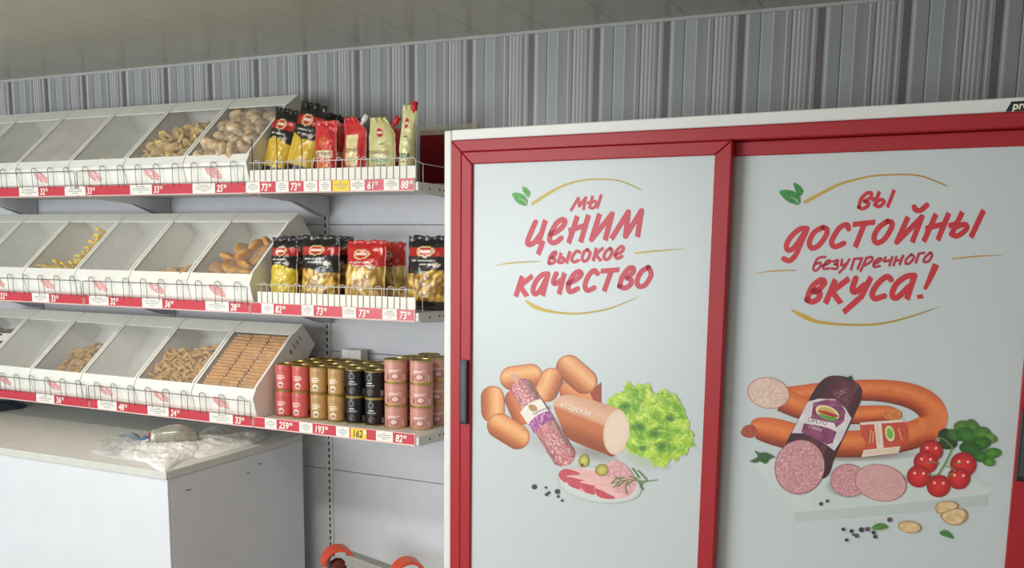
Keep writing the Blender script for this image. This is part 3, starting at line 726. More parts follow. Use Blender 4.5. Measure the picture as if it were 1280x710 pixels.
# ---------------------------------------------------------------- bags and pouches
def pillow(w, h, d, colf, seed, nu=38, nv=60, crumple=.0035, seal=.06, left=None, right=None, bot=0.55, ragged=.008):
    """front and back sheets of a filled bag; u in -1..1 across, v in 0..1 upward"""
    u = np.linspace(-1, 1, nu + 1); v = np.linspace(0, 1, nv + 1); U, V = np.meshgrid(u, v)
    le = (left or (lambda q: -1 + 0 * q))(V); ri = (right or (lambda q: 1 + 0 * q))(V)
    X = (le + (ri - le) * (U + 1) / 2) * w / 2
    prof = np.clip(1 - np.abs(U) ** 2.6, 0, 1) ** .6
    vv = np.clip((V - seal * .3) / (1 - seal * 1.3), 0, 1)
    tv = np.clip(vv / .12, 0, 1) ** bot * np.clip((1 - vv) / .45, 0, 1) ** .6
    T = d / 2 * prof * tv
    N = (fbm(U * 2.2 + 9, V * h / w * 4.4, seed, 3) - .5)
    R_ = 1 - np.abs(2 * fbm(U * 1.5 + 3, V * h / w * 3.2, seed + 5, 2) - 1)
    X = X + (fbm(V * 7, V * 0 + seed, seed + 2) - .5) * .010 * np.abs(U)
    Yf = -T + N * crumple * 2 * (prof > 0.01) - (R_ - .6) * crumple; Yb = T + N * crumple
    Z = V * h
    top = V > 1 - seal
    Z = Z + np.where(V > .985, (vnoise(U * 7, U * 0 + 1, seed) - .5) * ragged, 0)
    Yf = np.where(top, Yf * .3 + .004 * np.sin(U * 9 + seed), Yf)
    Yb = np.maximum(np.where(top, Yf + .0012, Yb), Yf + .0012)
    edge = (np.abs(U) > .999) | (V < .001) | (V > .999)
    Yb = np.where(edge, Yf + .0006, Yb)
    c = lin(colf(U, V)).reshape(-1, 3)
    m = MB(); W = nu + 1; n = (nu + 1) * (nv + 1)
    vs = np.concatenate([np.stack([X, Yf, Z], -1).reshape(-1, 3), np.stack([X, Yb, Z], -1).reshape(-1, 3)])
    fs = []
    for j in range(nv):
        for i in range(nu):
            a = j * W + i; fs += [(a, a + 1, a + W + 1, a + W), (n + a, n + a + W, n + a + W + 1, n + a + 1)]
    for j in range(nv):
        for i in (0, nu): a = j * W + i; fs.append((a, a + W, n + a + W, n + a))
    for i in range(nu):
        for j in (0, nv): a = j * W + i; fs.append((a, a + 1, n + a + 1, n + a))
    return m.add(vs, fs, np.concatenate([c, c]))
def emblem(c, U, V, cu, cv, ru, rv):
    q = ((U - cu) / ru) ** 2 + ((V - cv) / rv) ** 2
    c = np.where((q < 1)[..., None], (226, 206, 150), c); c = np.where((q < .62)[..., None], (190, 40, 36), c)
    return np.where(((np.abs(V - cv) < rv * .16) & (q < .5))[..., None], (238, 226, 200), c)
def bars(c, U, V, col, rows, seed):
    for v0, v1, u0, u1 in rows:
        on = (V > v0) & (V < v1) & (U > u0) & (U < u1) & (vnoise(U * 16, V * 0 + v0 * 50, seed) > .3)
        c = np.where(on[..., None], col, c)
    return c
def col_pasta(kind, win=(.10, .56), topc=(24, 22, 24), band=(.72, .84), bandc=(176, 34, 34), botc=(24, 22, 24), seed=0):
    def f(U, V):
        c = np.zeros(U.shape + (3,)) + topc
        c = np.where((V < win[0])[..., None], botc, c)
        if kind == 'spaghetti': n = vnoise(U * 16, V * 1.4, seed); p = mixc((206, 160, 30), (246, 214, 92), n)
        elif kind == 'short': n = vnoise(U * 22, V * 26, seed); p = mixc((186, 150, 20), (250, 230, 100), n)
        elif kind == 'spiral': n = vnoise(U * 9 + V * 7, V * 20 - U * 5, seed); p = mixc((120, 74, 16), (250, 210, 96), (n - .15) * 1.4)
        else: n = vnoise(U * 10 + V * 5, V * 9 - U * 4, seed); p = mixc((150, 100, 34), (250, 222, 136), (n - .15) * 1.4)
        e = win[1] + .03 * np.sin(U * 2.4 + seed)
        c = np.where(((V >= win[0]) & (V < e))[..., None], p, c)
        if band: c = np.where(((V > band[0]) & (V < band[1]))[..., None], bandc, c)
        c = emblem(c, U, V, -.1, .79, .42, .075)
        c = bars(c, U, V, (214, 208, 196), [(.655, .68, -.7, .45), (.615, .63, -.5, .35)], seed)
        q = ((U - .5) / .17) ** 2 + ((V - .605) / .03) ** 2
        return np.where((q < 1)[..., None], (206, 190, 170), c)
    return f
def bag(name, label, cat, px, py, Y, wpx, hpx, d, colf, seed, lean=0.0, back=0.0, row='top', group=None, part='film', **kw):
    if row == 'top': hpx += 12
    if cat in ('ketchup', 'mayonnaise'): kw.setdefault('ragged', .0015); kw.setdefault('crumple', .0025)
    p = on_y(px, py, Y); sc = scale_at(p); w_, h_ = wpx / sc, hpx / sc
    t = thing(name, label, cat, (p[0], Y, SHZ[row] + .002), group=group)
    t.rotation_euler = (math.radians(-back), math.radians(lean), math.radians(4))
    pillow(w_, h_, d, colf, seed, **kw).build(part, FILM, t, True)
    return t, w_, h_
g1 = 'black and yellow pasta bags'
bag('pasta_bag', 'slim black spaghetti pack with yellow window, leftmost in the top basket', 'pasta', 337, 215, -.375, 34, 86, .05, col_pasta('spaghetti', (.25, .58), seed=2), 2, lean=12, back=8, group=g1)
bag('pasta_bag', 'slim black spaghetti pack with yellow window, beside the red pouches', 'pasta', 367, 213, -.36, 38, 93, .05, col_pasta('spaghetti', (.25, .58), seed=4), 4, lean=13, back=8, group=g1)
for q, (px, yy) in enumerate(((390, -.25), (424, -.21))):
    bag('pasta_bag', ['black spaghetti pack behind the second slim pack in the top basket', 'black spaghetti pack behind the red pouches, only its ragged top showing'][q], 'pasta', px, 213, yy, 36, [82, 76][q], .05, col_pasta('spaghetti', seed=6 + q), 6 + q, lean=9, back=5, group=g1)
def col_ketchup(win, seed):
    def f(U, V):
        c = np.zeros(U.shape + (3,)) + (196, 34, 44); c = mixc(c, (222, 60, 62), vnoise(U * 2, V * 6, seed))
        if win:
            on = (np.abs(U + .1) < .55) & (V > .05) & (V < .72); p = mixc((226, 200, 130), (240, 226, 176), V); p = np.where((V < .28)[..., None], mixc((206, 90, 40), (222, 150, 80), vnoise(U * 5, V * 14, seed)), p)
            c = np.where(on[..., None], p, c)
        else:
            on = (np.abs(U + .05) < .55) & (V > .04) & (V < .40); c = np.where(on[..., None], mixc((226, 84, 40), (236, 150, 70), vnoise(U * 4, V * 12, seed)), c)
            on = (np.abs(U) < .78) & (V > .40) & (V < .52); c = np.where(on[..., None], (232, 214, 170), c)
            q = ((U + .05) / .5) ** 2 + ((V - .64) / .12) ** 2; c = np.where((q < 1)[..., None], mixc((226, 120, 60), (200, 50, 40), vnoise(U * 4, V * 9, seed)), c)
        edge = (np.abs(U) > .86) | (V > .95)
        return np.where(edge[..., None], (226, 92, 88), c)
    return f
def col_mayo(seed, narrow=False):
    def f(U, V):
        c = mixc((206, 198, 132), (232, 226, 172), vnoise(U * 2 + 3, V * 4, seed)) + np.zeros(U.shape + (3,))
        c = emblem(c, U, V, -.05, .76, .36, .085)
        on = (V > .30) & (V < .37) & (np.abs(U - .05) < .62); c = np.where(on[..., None], (96, 130, 56), c)
        c = bars(c, U, V, (120, 104, 60), [(.25, .27, -.4, .5), (.58, .6, -.3, .3)], seed)
        q = ((U - .1) / .22) ** 2 + ((V - .13) / .05) ** 2
        return np.where((q < 1)[..., None], (60, 70, 36), c)
    return f
def cap(t, x, z, rx, col, r=.0105, ln=.026):
    m = MB().lathe([(.006, -.012), (.006, 0), (r, 0), (r, ln * .4), (r, ln), (r * .9, ln + .001)], 14)
    c = m.build('screw_cap', col, t, True); c.location = (x, 0, z); c.rotation_euler = (0, math.radians(rx), 0)
CAPW = mat('white_cap', S(226, 220, 216), .4); CAPR = mat('red_cap', S(206, 40, 52), .4)
def notch(at=.80, amt=.75): return lambda q: 1 - np.clip((q - at) / (1 - at), 0, 1) * amt
g2 = 'sauce pouches in the top basket'
TXT = mat('brown_print_ink', S(140, 56, 40), .5); TXTG = mat('pale_print_ink', S(236, 230, 190), .5)
def word(t, s, w_, z, m, y, wd=.8, nm='lettering'):
    me = text_mesh(s, .02, .0, .0002, 'CENTER'); xs_ = [v.co.x for v in me.vertices]; k_ = w_ * wd / (max(xs_) - min(xs_))
    o = obj(nm, me, m, t); o.scale = (k_, 1, min(k_ * 1.15, 1.3)); o.location = (0, y, z)
t, w_, h_ = bag('sauce_pouch', 'red ketchup pouch with orange picture, leftmost sauce pouch in front', 'ketchup', 407.5, 216, -.385, 30, 67, .042, col_ketchup(False, 1), 11, lean=-1, back=4, group=g2, crumple=.003)
word(t, 'КЕТЧУП', w_, h_ * .43, TXT, -.0255, .72)
bag('sauce_pouch', 'red ketchup pouch standing just behind the leftmost sauce pouch', 'ketchup', 424, 214, -.30, 28, 66, .042, col_ketchup(False, 2), 12, lean=1, back=3, group=g2)
t, w_, h_ = bag('sauce_pouch', 'red ketchup pouch with cream window and white cap', 'ketchup', 443, 214, -.385, 31, 71, .042, col_ketchup(True, 3), 13, lean=-1, back=4, right=notch(.8, 1.0), group=g2)
cap(t, w_ * .38, h_ * .925, 38, CAPW); word(t, 'КЕТЧУП', w_, h_ * .46, TXT, -.0255, .7)
t, w_, h_ = bag('sauce_pouch', 'red ketchup pouch with white cap half hidden between two ketchup pouches', 'ketchup', 432, 212, -.27, 24, 66, .04, col_ketchup(True, 4), 14, group=g2, back=2, left=lambda q: -1 + np.clip((q - .8) / .2, 0, 1) * 1.0)
cap(t, -w_ * .40, h_ * .93, -30, CAPW)
t, w_, h_ = bag('sauce_pouch', 'pale yellow mayonnaise pouch with green strip and red side cap', 'mayonnaise', 476, 212, -.385, 37, 70, .045, col_mayo(5), 15, lean=1, back=4, right=notch(.72, .85), group=g2)
cap(t, w_ * .43, h_ * .90, 32, CAPR); word(t, 'МАЙОНЕЗ', w_, h_ * .43, TXT, -.027, .66)
t, w_, h_ = bag('sauce_pouch', 'red pouch hidden behind the yellow mayonnaise pouch', 'ketchup', 490, 211, -.28, 26, 58, .04, col_ketchup(False, 6), 16, back=2, group=g2)
t, w_, h_ = bag('sauce_pouch', 'narrow tall mayonnaise pouch turned sideways at the basket end', 'mayonnaise', 507.5, 212, -.38, 20, 84, .05, col_mayo(7, True), 17, lean=2, back=3, right=lambda q: 1 - np.clip((.5 - q) / .5, 0, 1) * .0 + 0 * q, group=g2)
cap(t, w_ * .30, h_ * .925, 6, CAPR, .0105, .03)
g3 = 'pasta bags in the middle basket'
bag('pasta_bag', 'black pasta bag with fine yellow pasta, leftmost in the middle basket', 'pasta', 356, 378, -.385, 37, 83, .07, col_pasta('short', (.15, .56), seed=21), 21, back=3, row='middle', group=g3, crumple=.006)
bag('pasta_bag', 'wide black pasta bag with spiral pasta in the window', 'pasta', 401, 379, -.380, 53, 87, .085, col_pasta('spiral', (.10, .50), seed=22), 22, back=3, row='middle', group=g3, crumple=.006)
redk = dict(win=(.10, .62), topc=(190, 38, 34), band=None, botc=(186, 36, 34))
bag('pasta_bag', 'red topped pasta bag with curly pasta in the middle basket', 'pasta', 457, 381, -.385, 54, 84, .085, col_pasta('curl', seed=23, **redk), 23, lean=0, back=3, row='middle', group=g3, crumple=.006)
bag('pasta_bag', 'red topped pasta bag standing behind and right of the front red one', 'pasta', 487, 381, -.28, 44, 80, .085, col_pasta('curl', seed=24, **redk), 24, back=2, row='middle', group=g3, crumple=.005)
bag('pasta_bag', 'black pasta bag with short pasta beside the red fridge frame', 'pasta', 537, 384, -.36, 58, 92, .085, col_pasta('spiral', (.12, .52), seed=25), 25, back=2, row='middle', group=g3, crumple=.006)
for q, (px, yy, h__) in enumerate(((372, -.27, 82), (420, -.25, 84))):
    bag('pasta_bag', ['black pasta bag standing behind the leftmost one in the middle basket', 'black pasta bag behind the spiral pasta bag, only its top showing'][q], 'pasta', px, 376, yy, 50, h__, .07, col_pasta('spiral', seed=30 + q), 30 + q, row='middle', group=g3, back=1)

# ---------------------------------------------------------------- red board taped to the wall
t = thing('poster_board', 'plain dark red board taped to the striped wall above the shelf end', 'poster', (-1.745, -.001, 1.76))
MB().prism_y([(-.125, 0), (.125, 0), (.125, .279), (-.118, .279), (-.125, .272)], -.006, 0).build('board', mat('dark_red_board', S(112, 20, 24), .8, var=.1, vscale=6, spec=.15), t)
MB().box(-.128, .125, -.0072, -.0062, .262, .298).build('clear_tape', clear_mat('yellowed_tape', .35, S(206, 196, 150), .3), t)

# ---------------------------------------------------------------- counter
CX, CY0, CY1, CZ = -2.36, -.876, -.134, .80
t = thing('counter', 'white laminate counter with cream top and grey edge trim', 'counter', (CX - 1, CY0, 0))
def cbox(name, x0, x1, y0, y1, z0, z1, m, bv=.0): return bx(name, (x0 - CX + 1, x1 - CX + 1, y0 - CY0, y1 - CY0, z0, z1), m, t, bv)
cbox('top_panel', -4.70, -3.272, CY0 + .004, CY1, CZ + .002, CZ + .027, CREAM, .001)
cbox('top_panel', -3.268, CX - .006, CY0 + .004, CY1, CZ + .002, CZ + .027, CREAM, .001)
cbox('edge_trim', -4.70, CX + .001, CY0 - .004, CY0 + .0035, CZ, CZ + .029, TRIMA, .003)
cbox('edge_trim', CX - .0055, CX + .002, CY0 + .004, CY1, CZ, CZ + .029, TRIMA, .003)
cbox('front_panel', -4.70, CX - .001, CY0 + .002, CY0 + .018, .0, CZ - .0005, COUNTW, .001)
s = cbox('side_panel', CX - .018, CX, CY0 + .0185, CY1, .0, CZ - .0005, COUNTW, .001)
m = MB()
for yy, zz in ((-.78, .742), (-.47, .735), (-.40, .757)): m.box(1 - .0005, 1 + .0006, yy - CY0 - .012, yy - CY0 + .012, zz - .0016, zz + .0012)
stuff(m.build('scuff_marks', DARK, s))
cbox('back_panel', -4.70, CX - .02, CY1 - .015, CY1, .0, CZ - .0005, COUNTW)

# ---------------------------------------------------------------- plastic bags lying on the counter
TOPZ = CZ + .0275
BAGM = mat('white_thin_plastic', S(246, 244, 238), .32, var=.04, bump=.25, bscale=45)
bsd = BAGM.node_tree.nodes['Principled BSDF']; bsd.inputs['Coat Weight'].default_value = .25
def sheet(outline, hfun, K=26, seed=1):
    P = np.array([on_z(x, y, TOPZ)[:2] for x, y in catmull(outline, 4, True)]); c = P.mean(0); n = len(P); vs = []; base = []
    for k in range(K + 1):
        f = k / K
        q = c + (P - c) * f
        e = np.sqrt(np.clip(1 - f ** 3, 0, 1))
        z = TOPZ + .0012 + hfun(q[:, 0], q[:, 1], f) * e
        vs += [(a, b_, d) for (a, b_), d in zip(q, z)]
    fs = [(k * n + i, k * n + (i + 1) % n, (k + 1) * n + (i + 1) % n, (k + 1) * n + i) for k in range(K) for i in range(n)]
    N = len(vs); vs += [(a, b_, TOPZ + .0004) for a, b_ in P]
    fs += [(K * n + i, K * n + (i + 1) % n, N + (i + 1) % n, N + i) for i in range(n)] + [tuple(N + i for i in range(n))[::-1]]
    return MB().add(vs, fs)
def crump(amp, sc, seed):
    def f(x, y, q):
        wx = x + .03 * (fbm(x * 22, y * 22, seed + 3) - .5); wy = y + .03 * (fbm(x * 22 + 9, y * 22, seed + 4) - .5)
        a = fbm(wx * sc * .7, wy * sc * .7, seed, 2)
        r1_ = 1 - np.abs(2 * vnoise(wx * sc * 1.3 + 5, wy * sc * 1.3, seed + 9) - 1); r2_ = 1 - np.abs(2 * vnoise(wx * sc * 3 + 2, wy * sc * 3, seed + 12) - 1)
        return amp * (.15 + .75 * a + .42 * (r1_ - .5) + .22 * (r2_ - .5))
    return f
ol = [(150, 566), (172, 553), (196, 550), (222, 549), (250, 546), (262, 556), (252, 566), (236, 573), (222, 580), (206, 590), (192, 585), (182, 578), (165, 575)]
bg1 = thing('plastic_bag', 'crumpled white plastic bag lying at the front corner of the counter', 'bag', (0, 0, 0))
sheet(ol, crump(.036, 15, 3), 20).build('bag_sheet', BAGM, bg1)
ol = [(238, 556), (250, 544), (262, 535), (292, 533), (318, 541), (331, 543), (328, 550), (312, 557), (290, 563), (262, 571), (244, 572)]
bg2 = thing('plastic_bag', 'flat white plastic bag spread along the right edge of the counter', 'bag', (0, 0, 0))
sheet(ol, crump(.030, 9, 8), 18).build('bag_sheet', BAGM, bg2)
ol = [(112, 563), (124, 552), (148, 548), (170, 551), (186, 558), (184, 568), (170, 576), (146, 574), (126, 570)]
bg3 = thing('plastic_bag', 'thin see-through white bag at the left end of the heap of bags', 'bag', (0, 0, 0))
sheet(ol, crump(.030, 16, 14), 18).build('bag_sheet', clear_mat('milky_thin_plastic', .62, (.93, .92, .89), .15), bg3)
rb = thing('bread_bag', 'grey clear plastic bundle with red mark lying among the white bags', 'bag')
pa, pb = on_z(190, 549, TOPZ + .03), on_z(247, 546, TOPZ + .03)
d_ = pb - pa; L_ = math.hypot(d_[0], d_[1]); rb.location = (*pa[:2], TOPZ); rb.rotation_euler.z = math.atan2(d_[1], d_[0])
pth = [(L_ * s_, 0, .036 + .004 * math.sin(s_ * 5)) for s_ in np.linspace(0, 1, 14)]
rad = [.012 + .030 * math.sin(math.pi * min(1, .10 + .62 * s_)) ** .6 - (.016 * max(0, s_ - .6) / .4) for s_ in np.linspace(0, 1, 14)]
pth = [(a_[0], 0, r_ + .001) for a_, r_ in zip(pth, rad)]
GREYF = mat('grey_clear_film', S(150, 146, 132), .22, var=.18, vscale=40, bump=.5, bscale=50, coat=.6)
MB().tube(pth, rad, 18).build('film_roll', GREYF, rb, True)
m = MB().lathe([(.004, 0), (.030, .002), (.036, .012), (.034, .03)], 18); e_ = m.build('bright_end', mat('silver_film', S(206, 204, 190), .15, metal=.4, coat=.6), rb, True)
e_.location = (-.004, 0, .036); e_.rotation_euler = (0, math.radians(90), 0); e_.scale = (.85, .85, .85)
MB().tube([(-.0075, -.012, .052), (-.009, .004, .055), (-.0095, .008, .047), (-.009, -.006, .040), (-.0095, -.010, .031), (-.0085, .006, .026)], .0035, 6).build('red_print', mat('red_film_print', S(190, 30, 60), .4), rb, True)
BLUE = mat('blue_film', S(70, 150, 196), .25, var=.35, vscale=60, coat=.5, bump=.4)
bb_ = thing('film_wrapper', 'small blue printed wrapper in front of the grey bundle', 'wrapper')
sheet([(170, 553), (182, 549), (190, 552), (194, 556), (188, 560), (176, 558)], crump(.03, 40, 5), 12).build('wrapper_sheet', BLUE, bb_, True)
gb = thing('film_wrapper', 'grey crinkled wrapper with pale blue print left of the bundle', 'wrapper')
sheet([(140, 553), (152, 547), (166, 546), (176, 548), (172, 553), (156, 556)], crump(.03, 45, 6), 12).build('wrapper_sheet', mat('grey_blue_film', S(150, 170, 178), .25, var=.3, vscale=50, coat=.5), gb, True)
db = thing('dark_bag', 'dark blue grey bag lying on the counter under the shelf at left', 'bag')
sheet([(-40, 512), (-20, 504), (14, 504), (34, 507), (26, 511), (4, 514), (-20, 518)], crump(.04, 14, 7), 14).build('bag_sheet', mat('dark_blue_plastic', S(70, 76, 92), .3, var=.3, vscale=30), db, True)

# ---------------------------------------------------------------- folded hand trolley below the shelves
ORG = mat('orange_red_plastic', S(214, 76, 46), .4, var=.06)
tp = on_y(432, 690, -.36); t = thing('hand_trolley', 'folded grey hand trolley with orange wheel guards against the shelf wall', 'trolley', (tp[0], -.36, 0))
zt = tp[2] - .045
def fender(x, z, R_=.062, wd=.075, a0=0, a1=200):
    m = MB(); n = 18; vs = []; fs = []
    for i in range(n + 1):
        a = math.radians(a0 + (a1 - a0) * i / n)
        for rr, xx in ((R_, -wd / 2), (R_, wd / 2), (R_ - .012, wd / 2), (R_ - .012, -wd / 2)):
            vs.append((xx, rr * math.cos(a), rr * math.sin(a)))
    for i in range(n):
        for k_ in range(4): fs.append((i * 4 + k_, i * 4 + (k_ + 1) % 4, (i + 1) * 4 + (k_ + 1) % 4, (i + 1) * 4 + k_))
    fs += [(0, 1, 2, 3), (n * 4 + 3, n * 4 + 2, n * 4 + 1, n * 4)]
    o = m.add(vs, fs).build('wheel_guard', ORG, t, False, .003); o.location = (x, 0, z); o.rotation_euler.z = math.radians(135)
    hub = MB().lathe([(.012, -.018), (.030, -.016), (.032, 0), (.030, .016), (.012, .018)], 20).build('wheel', mat('dark_red_hub', S(96, 26, 24), .6), t, True)
    hub.location = (x, .0, z - .018); hub.rotation_euler = (0, math.radians(90), math.radians(135))
fender(-.035, zt); q2 = on_y(510, 704, -.36); fender(q2[0] - tp[0], q2[2] - .045)
GREYP = mat('grey_trolley_plastic', S(150, 148, 142), .5, var=.08)
xr = q2[0] - tp[0]
MB().prism_y([(-.005, zt + .035), (xr - .02, q2[2] - .05), (xr - .02, q2[2] - .08), (-.005, zt - .01)], .0, .05).build('cross_tray', GREYP, t, bevel=.003)
for xx in (-.085, xr + .045): MB().tube([(xx, .0, 0.0), (xx, .0, zt + .01), (xx + .02, .01, zt + .028)], .011, 8).build('frame_tube', GREYP, t, True)

# ---------------------------------------------------------------- two-door fridge
FO = np.array([-1.414, -.64]); FR = np.array([.99784, -.06569]); FN = np.array([-.06569, -.99784])   # corner, along the front, outward
fr = thing('refrigerator', 'large white fridge with red framed sliding doors printed with sausages', 'fridge', (FO[0], FO[1], 0), math.atan2(FR[1], FR[0]))
def face(px, py, off=0.0):
    """point of the fridge front (metres along the front, height)"""
    r = ray(px, py); o = FO + FN * off
    tt = ((o - CAM[:2]) @ FN) / (r[:2] @ FN); P = CAM + tt * r
    return ((P[:2] - o) @ FR, P[2])
FRW = mat('fridge_white_enamel', S(222, 222, 218), .35, var=.02)
DPAN = mat('door_print_panel', S(196, 203, 204), .30, var=.012, vscale=3, spec=.45)
FW_, FH_ = 1.745, 1.95
def fb(name, u0, u1, y0, y1, z0, z1, m, par=None, bv=.0): return bx(name, (u0, u1, y0, y1, z0, z1), m, par or fr, bv)
fb('side_wall', 0, .028, 0, .56, .06, FH_, FRW, bv=.006); fb('side_wall', FW_ - .028, FW_, 0, .56, .06, FH_, FRW, bv=.006)
fb('top_housing', .0285, FW_ - .0285, 0, .56, 1.9185, FH_, FRW, bv=.003)
fb('back_wall', .0285, FW_ - .0285, .52, .56, .06, 1.918, FRW); fb('base_plinth', .0, FW_, .04, .54, .0, .0595, BLACK)
fb('base_housing', .0285, FW_ - .0285, 0, .52, .06, .20, FRW)
# outer red frame (mitred profiles)
def profile(name, poly, y0, y1, m=RED, par=None, bv=.003): return MB().prism_y(poly, y0, y1).build(name, m, par or fr, bevel=bv)
a0, a1, b0, b1 = .029, .0665, 1.918, 1.8835
r0, r1_ = FW_ - .029, FW_ - .0665
profile('frame_profile', [(a0, b0), (r0, b0), (r1_, b1), (a1, b1)], -.006, .05)
profile('frame_profile', [(a0, b0 - .0005), (a1 - .0003, b1 - .0005), (a1 - .0003, .24), (a0, .2005)], -.006, .05)
profile('frame_profile', [(r0, b0 - .0005), (r1_ + .0003, b1 - .0005), (r1_ + .0003, .24), (r0, .2005)], -.006, .05)
profile('frame_profile', [(a0 + .0005, .2), (r0 - .0005, .2), (r1_ + .0005, .239), (a1 - .0005, .239)], -.006, .05)
fb('inner_cavity', .07, FW_ - .07, .10, .12, .24, 1.88, DARK)
def door(u0, u1, pu0, pu1, ztop, pz1, y):
    d = fb('sliding_door', pu0 - .004, pu1 + .004, y + .002, y + .022, .29, pz1 + .004, DPAN)
    zb, pzb = .242, .285
    def p(n, poly): return profile(n, poly, y - .008, y + .024, par=d)
    p('door_frame', [(u0, ztop), (u1, ztop), (pu1, pz1), (pu0, pz1)])
    p('door_frame', [(u0, ztop - .0006), (pu0 - .0003, pz1 - .0006), (pu0 - .0003, pzb), (u0, zb)])
    p('door_frame', [(u1, ztop - .0006), (pu1 + .0003, pz1 - .0006), (pu1 + .0003, pzb), (u1, zb)])
    p('door_frame', [(u0 + .0006, zb - .0004), (u1 - .0006, zb - .0004), (pu1 - .0006, pzb - .0006), (pu0 + .0006, pzb - .0006)])
    return d
d1 = door(.0675, .892, .105, .8465, 1.8825, 1.8465, 0.0)
d2 = door(.860, 1.677, .886, 1.598, 1.8825, 1.8455, .040)
def handle(d, u0, u1, z0, z1, y):
    h = MB().box(u0, u1, y - .012, y, z0, z1).build('handle', BLACK, d, bevel=.003)
    MB().box(u0 + .006, u1 - .006, y - .0128, y - .0118, z0 + .012, z1 - .012).build('handle_recess', mat('handle_dark_grey', S(60, 62, 70), .4), h)
handle(d1, .0715, .0985, 1.053, 1.254, -.008); handle(d2, 1.604, 1.640, 1.064, 1.236, .032)
# maker's plate on the white header, cut by the picture edge
q0 = face(1257, 139); q1 = face(1263, 128.5)
pl_ = MB().prism_y([(q0[0], 1.9195), (q0[0] + .16, 1.9195), (q0[0] + .168, 1.941), (q0[0] + .010, 1.941)], -.0015, -.0002).build('name_plate', BLACK, fr)
o = obj('lettering', text_mesh('pro', .0235, .12, .0008), mat('cream_letter', S(232, 226, 200), .4), pl_); o.location = (q0[0] + .013, -.0022, 1.9235)

